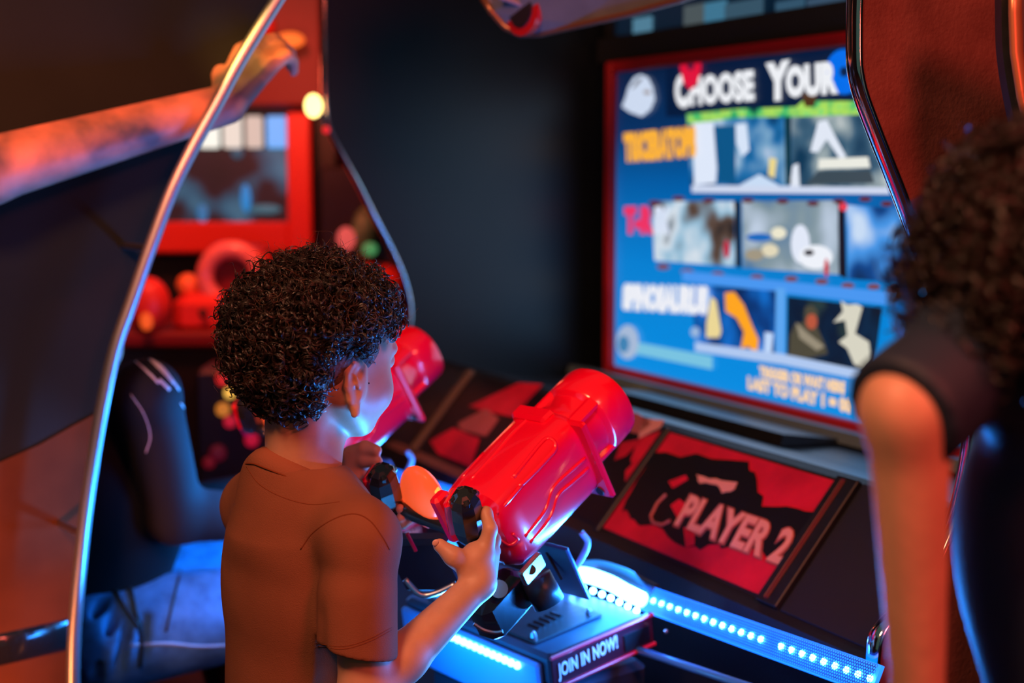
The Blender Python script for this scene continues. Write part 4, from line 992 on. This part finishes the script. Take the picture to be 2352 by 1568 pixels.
# ------------------------------------------------------------------ other people
def figure(name, label, cat, J, loc, sc_=1.0, shirt_m=blackcloth, pants_m=denim, hair_m_=hair_m, sleeve=.55, rt=1.0, h=.0055, curl_hair=None, skin_m=skin, long_sleeve=False, handdir=None, torso=(.155, .10), arm=1.0, hair_down=0):
    root = thing(name, label, cat, loc)
    allp = [v for k, v in J.items() if isinstance(v, Vector)] + [q for k in ('sh', 'el', 'wr', 'hip', 'kn', 'an') for q in J[k]]
    lo = np.min([list(q) for q in allp], 0) - .24; hi = np.max([list(q) for q in allp], 0) + .24; lo[2] = max(lo[2], 0)
    HM_ = np.array(J['headM']); right = Vector(J['torsoM'] @ np.array([1, 0, 0])); TMx = np.array(J['torsoM'])
    Bf = SDF(lo, hi, h)
    head_shape(Bf, J['head'], HM_, sc_ * 1.12, True, .014, True)
    Bf.cap(J['head'] - Vector((0, 0, .05 * sc_)), J['neck'], .052 * sc_, .056 * sc_, .02)
    Bf.ell(J['chest'], (torso[0] * .85 * sc_, torso[1] * .8 * sc_, .17 * sc_), TMx, k=.03); Bf.cap(J['chest'], J['pelvis'], .09 * sc_, .09 * sc_, .03)
    for i in (0, 1):
        Bf.cap(J['chest'] + Vector((0, 0, .06 * sc_)), J['sh'][i], .06 * sc_, .050 * sc_, .03)
        Bf.cap(J['sh'][i], J['el'][i], .048 * sc_ * arm, .038 * sc_ * arm, .02); Bf.cap(J['el'][i], J['wr'][i], .040 * sc_ * arm, .026 * sc_ * arm, .02)
        d = (J['wr'][i] - J['el'][i]).normalized()
        if handdir and handdir[i] is not None: d = handdir[i]
        hand(Bf, J['wr'][i], d, J.get('hn', Vector((0, 0, -1)) if abs(d.z) < .8 else Vector((0, 1, 0))), sc_ * J.get('hs', .95), .75, 1 if i else -1)
        Bf.cap(J['hip'][i], J['kn'][i], .07 * sc_, .05 * sc_, .02); Bf.cap(J['kn'][i], J['an'][i], .045 * sc_, .035 * sc_, .02)
    body_ = link('body', Bf.mesh('body', 1), skin_m, root, smooth=True); del Bf
    Sf = SDF(lo, hi, h)
    Sf.ell(J['chest'], (torso[0] * sc_, torso[1] * sc_ * 1.15, .20 * sc_), TMx, k=.05); mid_ = J['chest'].lerp(J['pelvis'], .6)
    Sf.cap(J['chest'], J['pelvis'], .125 * sc_, .125 * sc_, .05)
    for i in (0, 1):
        Sf.cap(J['chest'] + Vector((0, 0, .09 * sc_)), J['sh'][i], .07 * sc_, .060 * sc_, .03)
        e = J['wr'][i] if long_sleeve else J['sh'][i].lerp(J['el'][i], sleeve)
        if long_sleeve: Sf.cap(J['sh'][i], J['el'][i], .06 * sc_ * arm, .052 * sc_ * arm, .02); Sf.cap(J['el'][i], J['el'][i].lerp(J['wr'][i], .9), .052 * sc_ * arm, .040 * sc_ * arm, .02)
        else:
            ax_ = (J['el'][i] - J['sh'][i]).normalized(); Sf.cap(J['sh'][i], e, .058 * sc_ * arm, .060 * sc_ * arm, .02); Sf.cyl(e, e + ax_ * .09 * sc_, .075 * sc_ * arm, .004)
    Sf.cap(J['neck'] + Vector((0, 0, .02)), J['neck'] + Vector((0, 0, .14 * sc_)), .062 * sc_, .065 * sc_, .006, op='sub')
    sh_ = link('t_shirt', Sf.mesh('t_shirt', 1), shirt_m, root, smooth=True); del Sf
    Pf = SDF(lo, hi, h)
    Pf.ell(J['pelvis'], (.15 * sc_, .125 * sc_, .13 * sc_), TMx, k=.04)
    for i in (0, 1):
        Pf.cap(J['hip'][i], J['kn'][i], .098 * sc_ * rt, .075 * sc_ * rt, .03); Pf.cap(J['kn'][i], J['an'][i] + Vector((0, 0, .03)), .072 * sc_ * rt, .058 * sc_ * rt, .02)
    if J.get('pfold'):
        for a, c, r in J['pfold']: Pf.cap(a, c, r, r * .6, .015, 'sub')
    pn = link('trousers', Pf.mesh('trousers', 1), pants_m, root, smooth=True); del Pf
    Ff = SDF(lo, (hi[0], hi[1], .2), h); fw_ = Vector(TMx @ np.array([0, 1, 0]))
    for i in (0, 1):
        c0 = Vector((J['an'][i].x, J['an'][i].y, .045 * sc_)); Ff.cap(c0 - fw_ * .04 * sc_, c0 + fw_ * .13 * sc_, .043 * sc_, .038 * sc_, .02); Ff.cap(c0, c0 + Vector((0, 0, .05 * sc_)), .045 * sc_, .05 * sc_, .02)
    Ff.cut((0, 0, .008), (0, 0, -1), .002); link('shoes', Ff.mesh('shoes', 1), mat('dark_shoes', (.03, .03, .035), .6), root, smooth=True)
    hs = sc_ * 1.12
    def kp(u):
        x, y, z = u[:, 0], u[:, 1], u[:, 2]
        return ~((y > .45) & (z < .55) | (z < -.35) & (y > -.3) | (z < -.75))
    if curl_hair: hr = curls('hair', J['head'], HM_, curl_hair[0], curl_hair[1] * .5, curl_hair[2], curl_hair[3], kp, 5, hair_m_, root, s=hs, strands=2, T=20, lift=curl_hair[1], kt=(.4, 2.0))
    Uf = SDF(np.array(J['head']) - .22, np.array(J['head']) + .22, .004)
    r_ = 1.05 + hair_down; hc = np.array(J['head']) + HM_ @ np.array([0, -.012, .012]) * hs
    Uf.ell(hc, np.array((.0765, .0935, .083)) * hs * r_, HM_, k=.001)
    Uf.cut(np.array(J['head']) + HM_ @ np.array([0, .052, .03]) * hs, HM_ @ np.array([0, .70, -.70]), .006)
    ho = link('short_hair' if curl_hair else 'hair', Uf.mesh('hair', 1), under_m if curl_hair else hair_m_, hr if curl_hair else root, smooth=True)
    return root, body_, sh_, pn
def frame_of(yaw, pitch=0): return np.array(Matrix.Rotation(R(yaw), 3, 'Z') @ Matrix.Rotation(R(pitch), 3, 'X'))
V3 = Vector
# --- child at the right, close to the camera, back turned
navy = mat('dark_navy_cloth', (.012, .022, .045), .6, spec=.35, bump=.2, bscale=250)
sh0 = P(2250, 800, .95)
TMr = frame_of(-8); rgt_ = Vector(TMr @ np.array([1, 0, 0])); chest = P(2610, 1230, 1.0); pel = Vector((chest.x, chest.y, .52))
J = dict(head=P(2455, 690, .97), neck=P(2560, 950, .98), chest=chest, pelvis=pel, headM=frame_of(-12, -22), torsoM=TMr,
         sh=[sh0, chest + rgt_ * .15 + V3((0, 0, .08))], el=[P(2085, 940, .90), chest + rgt_ * .17 + V3((0, .04, -.13))], wr=[P(2108, 1600, .93), chest + rgt_ * .12 + V3((0, .17, -.14))],
         hip=[pel - rgt_ * .06, pel + rgt_ * .06], kn=[pel - rgt_ * .07 + V3((0, .01, -.23)), pel + rgt_ * .07 + V3((0, .01, -.23))], an=[pel - rgt_ * .07 + V3((0, 0, -.45)), pel + rgt_ * .07 + V3((0, 0, -.45))])
fr = figure('person', 'blurred child with big dark hair and dark shirt close by at the right, back turned', 'child', J, (pel.x, pel.y, 0), sc_=.74, shirt_m=navy, pants_m=trm, curl_hair=(2600, .046, .0085, .0010), sleeve=1.10, torso=(.17, .12), arm=.92, h=.004)
# --- seated companion behind the black panel
pel = P(215, 1430, 2.55); TMc = frame_of(-72); fwd_ = Vector(TMc @ np.array([0, 1, 0])); rg_ = Vector(TMc @ np.array([1, 0, 0]))
chest = P(285, 1110, 2.55)
J = dict(head=P(165, 640, 2.52), neck=P(215, 800, 2.54), chest=chest, pelvis=pel, headM=frame_of(-60, -15), torsoM=TMc,
         sh=[chest - rg_ * .13 + V3((0, 0, .10)), P(335, 905, 2.40)], el=[chest - rg_ * .2 + V3((.10, 0, -.10)), P(400, 1180, 2.44)], wr=[P(640, 1120, 2.72), P(640, 1190, 2.52)],
         hip=[pel - rg_ * .08 + fwd_ * .03, pel + rg_ * .08 + fwd_ * .03], kn=[pel - rg_ * .09 + fwd_ * .36 + V3((0, 0, .05)), pel + rg_ * .09 + fwd_ * .36 + V3((0, 0, .03))],
         an=[pel - rg_ * .09 + fwd_ * .36 + V3((0, 0, .05)), pel + rg_ * .09 + fwd_ * .36 + V3((0, 0, .03))])
J['an'] = [V3((q.x, q.y, .07)) for q in J['an']]
J['pfold'] = [(P(235, 1380, 2.42), P(150, 1640, 2.40), .010), (P(270, 1390, 2.41), P(205, 1600, 2.39), .009), (P(300, 1400, 2.41), P(255, 1600, 2.39), .008), (P(330, 1420, 2.42), P(320, 1560, 2.39), .006), (P(410, 1305, 2.42), P(372, 1440, 2.38), .005)]
comp = figure('person', 'seated person in blue jeans and dark shirt with pale print, left of the child', 'person', J, (pel.x, pel.y, 0), sc_=.92, shirt_m=blackcloth, pants_m=denim, long_sleeve=True, rt=1.12, h=.005, arm=1.05)
cbv = BVHTree.FromPolygons([Vector(v.co) for v in comp[2].data.vertices], [tuple(p.vertices) for p in comp[2].data.polygons])
jbv = BVHTree.FromPolygons([Vector(v.co) for v in comp[3].data.vertices], [tuple(p.vertices) for p in comp[3].data.polygons])
pale = mat('pale_print', (.55, .50, .55), .5)
for pts, r in (([(296, 790), (330, 812), (372, 850), (400, 880)], .008), ([(292, 815), (330, 845), (365, 880)], .006), ([(340, 820), (375, 845), (412, 895)], .007), ([(365, 870), (390, 895)], .007), ([(415, 925), (430, 950), (436, 985)], .004), ([(300, 905), (330, 950), (345, 1000), (335, 1040)], .0022)):
    seam(cbv, pts, r, comp[2], pale, 'print_stripe', .8)
cord = mat('black_cord', (.01, .01, .012), .6)
for pts in ([(246, 1280), (258, 1330), (275, 1375), (312, 1430), (326, 1470), (322, 1530)], [(290, 1270), (298, 1340), (312, 1400), (322, 1440)]):
    seam(jbv, pts, .004, comp[3], cord, 'drawstring', -.4)
seam(jbv, [(300, 1482), (380, 1478), (460, 1484), (520, 1482)], .0035, comp[3], mat('pale_hem', (.30, .40, .50), .8), 'hem_stitch', .3)
seam(jbv, [(415, 1310), (398, 1380), (382, 1450)], .003, comp[3], cord, 'side_seam', .3)
st = thing('bench', 'low dark bench the person in jeans sits on', 'bench', (pel.x + fwd_.x * .05, pel.y + fwd_.y * .05, 0)); 
b = MB(); zb = pel.z - .17; c = Vector((pel.x, pel.y, zb)) + fwd_ * .02; b.box(c, rg_, fwd_, (0, 0, 1), .28, .19, .025, .01); b.build('seat', black, st)
for sx in (-1, 1):
    b = MB(); q = c + rg_ * .22 * sx; b.box((q.x, q.y, (zb - .025) / 2), rg_, fwd_, (0, 0, 1), .02, .16, (zb - .025) / 2); b.build('leg', black, st)

# ------------------------------------------------------------------ black panel at the left, its rail, and the reaching arm
QP = Plane(P(300, 690, 2.25), US, (0, 0, 1))
crv = [(760, -560), (738, -360), (700, -160), (664, -45), (640, -5), (598, 62), (545, 150), (500, 235), (440, 345), (392, 445), (345, 570), (303, 690), (265, 800), (236, 930), (214, 1060), (197, 1180), (184, 1300), (173, 1420), (169, 1500), (168, 1600)]
lp = thing('side_panel_cabinet', 'tall dark grey curved panel filling the left side, lit orange near its foot', 'panel', QP.at(.3, -1.0 + .0, 0))
cs = spline([V3((*QP.hit(*p), 0)) for p in crv], 5); cs = [(p.x, p.y) for p in cs]
zmin = -QP.o.z; x_lo = cs[-1][0]
out = cs + [(x_lo, zmin), (.36, zmin), (.36, cs[0][1])]
b = MB(); n = len(out); b.v = [tuple(QP.at(a, c, 0)) for a, c in out] + [tuple(QP.at(a, c, -.025)) for a, c in out]
b.f = [tuple(range(n)), tuple(reversed(range(n, 2 * n)))] + [(i, (i + 1) % n, n + (i + 1) % n, n + i) for i in range(n)]
gp_m = mat('dark_grey_laminate', (.020, .023, .020), .7, spec=.05, noise=.25, nscale=3, bump=.1, bscale=120)
lpan = b.build('panel', gp_m, lp)
b = MB(); q = [QP.at(*QP.hit(x, y), .012) for x, y in ((-120, 1520), (0, 1495), (120, 1462), (250, 1435), (318, 1420))]; b.tube([QP.at(*QP.hit(x, y), .0) for x, y in ((-400, 1570), (0, 1490), (168, 1452))], .028, 14, flat=.4, up=(0, 0, 1)); b.build('rub_strip', rubber, lp, smooth=True)
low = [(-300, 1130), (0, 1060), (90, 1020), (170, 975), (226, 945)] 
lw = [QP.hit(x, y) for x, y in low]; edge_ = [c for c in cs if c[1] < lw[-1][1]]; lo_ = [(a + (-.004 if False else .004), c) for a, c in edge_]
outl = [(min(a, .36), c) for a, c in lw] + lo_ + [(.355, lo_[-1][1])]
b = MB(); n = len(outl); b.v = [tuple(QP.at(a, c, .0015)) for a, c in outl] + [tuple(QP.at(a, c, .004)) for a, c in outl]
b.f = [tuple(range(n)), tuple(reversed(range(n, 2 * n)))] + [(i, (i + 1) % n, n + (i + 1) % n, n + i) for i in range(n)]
b.build('orange_glow_sheet', mat('orange_glow_brown', (.17, .050, .018), .7, spec=.04, noise=.6, nscale=3.5, col2=(.07, .02, .008)), lp)['label'] = 'thin brown sheet that carries the orange glow on the lower panel'  # orange glow low on the panel, put into this sheet's brown colour
lr = thing('curved_rail', 'long bright curved metal rail glowing blue low down, left of the child', 'rail', QP.at(x_lo, zmin, .095))
def at_off(px, py, off):
    r = ray(px, py); c = V3((0, 0, CAMZ)); o = QP.o + QP.n * off; t = (o - c).dot(QP.n) / r.dot(QP.n); return c + r * t
rp_ = spline([at_off(x, y, .095) for x, y in crv], 5); foot = rp_[-1].copy(); foot.z = 0
b = MB(); b.tube(rp_ + [foot], .0105, 14, up=QP.n, flat=1.0); b.build('tube', mat('brushed_rail', (.36, .40, .42), .38, metal=.85), lr, smooth=True)
for i in (8, 50, 77):
    b = MB(); p_ = rp_[i]; b.tube([p_, p_ - QP.n * .095 + US * .02], .006, 8); b.build('standoff', steel, lr)
# person reaching in
wr0 = at_off(520, 240, .045); el0 = at_off(-40, 395, .075); TMa = frame_of(-20)
rga = Vector(TMa @ np.array([1, 0, 0])); chest = V3((-1.32, 1.62, 1.05)); pel = V3((-1.34, 1.58, .76))
J = dict(hn=V3((.3, .9, -.1)), hs=1.3, head=V3((-1.30, 1.66, 1.46)), neck=V3((-1.31, 1.63, 1.30)), chest=chest, pelvis=pel, headM=frame_of(-40), torsoM=TMa,
         sh=[chest - rga * .18 + V3((0, 0, .16)), V3((-1.12, 1.70, 1.20))], el=[chest - rga * .22 + V3((0, 0, -.10)), el0], wr=[chest - rga * .20 + V3((0, .1, -.32)), wr0],
         hip=[pel - rga * .09, pel + rga * .09], kn=[pel - rga * .10 + V3((0, .02, -.36)), pel + rga * .10 + V3((0, .02, -.36))], an=[pel - rga * .10 + V3((0, 0, -.69)), pel + rga * .10 + V3((0, 0, -.69))])
hd = (at_off(598, 120, .03) - wr0).normalized()
tat = mat('tattooed_skin', (.78, .30, .18), .5, sss=.1, noise=.9, nscale=9, col2=(.09, .07, .07))
arm_p = figure('person', 'bare tattooed red-lit arm reaching in from the left edge behind the rail', 'person', J, (pel.x, pel.y, 0), sc_=1.0, skin_m=tat, handdir=[None, hd], h=.006, sleeve=.5, arm=1.22)
lamp('orange_hand_fill', 'SPOT', (-.75, 1.75, 1.75), tuple(at_off(600, 165, .03)), 55, (1.0, .46, .09), .03, 12, .5)  # added orange spot on the hand, no lamp stands there
lamp('red_arm_fill', 'SPOT', (-1.0, 1.3, 1.9), tuple(at_off(215, 320, .05)), 55, (1.0, .17, .07), .05, 26, .8)  # added red spot that brightens the reaching arm
lamp('orange_panel_fill', 'SPOT', (-1.0, 1.45, .10), tuple(QP.at(.15, -.44, 0)), 48, (1.0, .24, .07), .08, 40, 1.0)  # added orange spot for the glow on the lower panel

# ------------------------------------------------------------------ far machine seen between the panels
FD = 4.6
fm = thing('far_machine', 'distant machine with a red-framed monitor under a row of lit white and blue tiles', 'arcade machine', (P(560, 400, FD).x, FD, 0))
def fq(name, x0, y0, x1, y1, d, th, m, parent=fm, bev=.0):
    a = P(x0, y1, d); c = P(x1, y0, d); ce = (a + c) / 2; b = MB()
    b.box(ce + V3((0, th / 2, 0)), (1, 0, 0), (0, 1, 0), (0, 0, 1), (c.x - a.x) / 2, th / 2, abs(c.z - a.z) / 2, bev); return b.build(name, m, parent)
rm = mat('red_machine_lacquer', (.75, .05, .03), .4); rmd = mat('dark_red_machine', (.17, .008, .008), .5)
fq('housing', 150, -250, 760, 1190, FD + .06, .3, black)
fq('monitor_frame', 662, 258, 712, 582, FD - .04, .09, rm, bev=.008); fq('monitor_frame', 200, 510, 662, 582, FD - .04, .09, rm, bev=.008); fq('header_panel', 300, -160, 735, 245, FD - .03, .08, rmd, bev=.01)
dm = mix_tile([(14, 18, 22), (20, 20, 24), (30, 22, 28), (30, 80, 105), (60, 110, 135)], 6, 31); fq('monitor', 200, 340, 662, 510, FD, .04, dm)
for x0, x1, c_ in ((456, 500, (255, 252, 240)), (512, 552, (235, 220, 208)), (564, 600, (215, 190, 178)), (612, 656, (110, 180, 255)), (385, 446, (150, 190, 250))):
    fq('lit_tile', x0, 266, x1, 340, FD - .02, .03, glow('tile_glow', c_, 1.0), bev=.006)
for x, y, rx, ry, c_ in ((565, 455, .016, .045, (20, 130, 200)), (465, 490, .018, .03, (30, 110, 160)), (610, 480, .05, .015, (50, 100, 115)), (545, 350, .02, .02, (40, 80, 100))):
    b = MB(); b.sphere(P(x, y, FD - .005), (rx, .008, ry), 14); b.build('lit_spot', glow('blue_spot', c_, 1.0), fm, smooth=True)
b = MB(); b.sphere(P(666, 92, FD - .09), (.045, .02, .024), 18); b.build('orange_lamp', glow('orange_lamp_glow', (255, 110, 40), 1.3), fm, smooth=True)
b = MB(); b.sphere(P(612, 60, FD - .04), (.03, .03, .03), 12); b.build('knob', rm, fm, smooth=True)
# lower deck with red guns; ring-mouthed one in the middle
fg = thing('far_gun', 'distant red gun with a pale ring muzzle pointing this way above the child\'s hair', 'arcade gun', P(540, 690, FD - .5))
c0 = P(533, 635, FD - .5); pr = mat('pink_red_ring', (.9, .30, .25), .3, coat=.5)
b = MB(); b.tube([c0 + V3((math.cos(t) * .078, 0, math.sin(t) * .078)) for t in [2 * math.pi * k / 40 for k in range(40)]], .026, 14, closed=True); b.build('muzzle_ring', pr, fg, smooth=True)
b = MB(); b.disc(c0 + V3((0, .03, 0)), (0, 1, 0), .066, .02, 30); b.build('muzzle_bore', rmd, fg)
b = MB(); b.tube([c0 + V3((0, .04, -.01)), c0 + V3((.01, .30, -.02))], [.085, .10], 24); b.build('barrel', rm, fg, smooth=True)
b = MB(); b.box(P(505, 715, FD - .45), (1, 0, 0), (0, 1, 0), (0, 0, 1), .12, .10, .06, .03); b.build('mount', rm, fg)
b = MB(); b.sphere(P(466, 718, FD - .57), .013, 10); b.build('bolt', black, fg)
b = MB(); b.sphere(P(432, 655, FD - .45), (.035, .03, .035), 16); b.build('orange_knob', mat('orange_knob', (.95, .35, .08), .4), fg, smooth=True)
fd = thing('far_deck', 'distant dark control deck under the ring-mouthed red gun', 'console', (P(420, 790, FD).x, FD - .4, 0))
fq('top', 230, 762, 760, 800, FD - .62, .5, rmd, fd, .01); fq('front', 235, 800, 755, 1318, FD - .58, .4, black, fd)
ball = thing('red_cushion', 'round red padded object with an orange glint beside the rail, far back', 'cushion', P(342, 700, FD - .6))
b = MB(); b.sphere(P(342, 700, FD - .6), (.062, .05, .080), 18); b.build('pad', rm, ball, smooth=True)
b = MB(); b.sphere(P(336, 738, FD - .66), (.018, .01, .025), 12); b.build('orange_lamp', glow('dim_orange', (255, 90, 30), .9), ball, smooth=True)
# things beyond the far panel edge, right of the far machine
def simple(name, label, cat, pt, r, m, n=18):
    b = MB(); b.sphere(pt, r, n); o = b.build(name, m, None, smooth=True); return tag(o, label, cat)
simple('bulb', 'glowing yellow bulb by the upper edge of the far side panel', 'lamp', P(720, 243, 3.10), (.020, .02, .026), glow('yellow_bulb', (255, 225, 130), 3.2))
simple('small_lamp', 'small red lamp on the bend of the far side panel edge', 'lamp', P(749, 298, 3.08), .009, glow('red_bulb', (230, 30, 30), 1.0))
fc = thing('far_cabinet', 'distant dark cabinet with pink lamp and green panel, right of the distant monitor', 'arcade machine', (P(830, 600, 4.3).x, 4.3, 0))
def part(name, parent, pt, r, m, n=16):
    b = MB(); b.sphere(pt, r, n); return b.build(name, m, parent, smooth=True)
fq('body', 745, 380, 905, 1240, 4.34, .3, black, fc, .01)
part('pink_lamp', fc, P(795, 548, 4.26), (.028, .028, .036), glow('pink_bulb', (240, 90, 85), .8)); part('green_panel', fc, P(838, 540, 4.3), (.04, .05, .085), mat('green_plastic', (.12, .32, .16), .6, noise=.6, nscale=18))
part('green_lamp', fc, P(850, 572, 4.22), (.022, .02, .02), glow('green_glow', (70, 150, 90), .8)); part('red_hood', fc, P(865, 660, 4.28), (.09, .08, .075), rm)
lc = thing('light_column', 'dark column dotted with coloured lights, partly hidden behind the curls', 'light column', (P(530, 950, 3.55).x, 3.55, 0))
fq('body', 462, 850, 620, 1420, 3.54, .2, black, lc, .01)
for x, y, r, c_, s_ in ((512, 870, .018, (235, 40, 40), .7), (528, 902, .015, (255, 190, 80), 1.0), (512, 940, .018, (240, 140, 50), .6), (528, 968, .016, (225, 30, 60), .6), (572, 985, .018, (190, 20, 110), .5), (578, 1010, .018, (215, 20, 60), .6), (500, 1040, .022, (110, 10, 35), .4), (480, 1062, .016, (140, 12, 30), .4)):
    part('lamp_bulb', lc, P(x, y, 3.52), (r, r, r), glow('far_bulb', c_, s_), 14)
rs = simple('red_stool_top', 'red seat between the dark shirt and the jeans, the red background glow put in as emission', 'stool', P(470, 1318, 3.1), (.11, .10, .045), mat('red_glow_vinyl', (.9, .03, .04), .4, emit=(1, .02, .03), es=.25))  # red glow behind the jeans, put into the seat as emission
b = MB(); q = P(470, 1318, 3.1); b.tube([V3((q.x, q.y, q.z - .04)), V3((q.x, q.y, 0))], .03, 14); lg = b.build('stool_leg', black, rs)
lamp('far_red_lamp', 'SPOT', (-.9, 3.1, 2.2), tuple(P(540, 560, FD - .3)), 110, (1.0, .12, .07), .15, 70, .6)
lamp('far_fill_lamp', 'POINT', tuple(P(600, 200, 4.0)), None, 5, (1.0, .12, .06), .1)
# dark machine column far right
pc_ = thing('corner_post', 'dark post with a copper-coloured curved edge at the top right', 'post', (P(2450, 400, 1.5).x, 1.5, 0))
pts = [(2300, -60), (2300, 30), (2303, 120), (2318, 220), (2345, 330), (2400, 470), (2450, 640)]
cs = [P(x, y, 1.5) for x, y in pts]; cs = spline(cs, 4); outp = cs + [V3((cs[-1].x, 1.5, 0)), V3((.86, 1.5, 0)), V3((.86, 1.5, cs[0].z))]
b = MB(); n = len(outp); b.v = [tuple(p) for p in outp] + [tuple(p + V3((.0, .02, 0))) for p in outp]
b.f = [tuple(range(n)), tuple(reversed(range(n, 2 * n)))] + [(i, (i + 1) % n, n + (i + 1) % n, n + i) for i in range(n)]; b.build('panel', black, pc_)
b = MB(); b.tube([P(x + 32, y, 1.49) for x, y in pts], .010, 10, flat=.6); b.build('copper_edge', mat('copper_edge', (.55, .22, .10), .35, metal=.5), pc_, smooth=True)

lamp('seat_one_strip_light', 'AREA', (-.30, 2.52, .60), (-.62, 2.42, .40), 12, (.02, .28, 1.0), .25)
lamp('rail_blue_fill', 'SPOT', (-.25, 2.0, .45), tuple(at_off(195, 1200, .095)), 22, (.02, .28, 1.0), .02, 34, .9)  # added blue spot on the rail's lower end, besides the strip lights

lamp('red_side_fill', 'AREA', (1.05, -.05, 1.35), tuple(P(2080, 1250, .9)), 5, (1.0, .07, .05), .25)  # added red light that tints the near child's arm
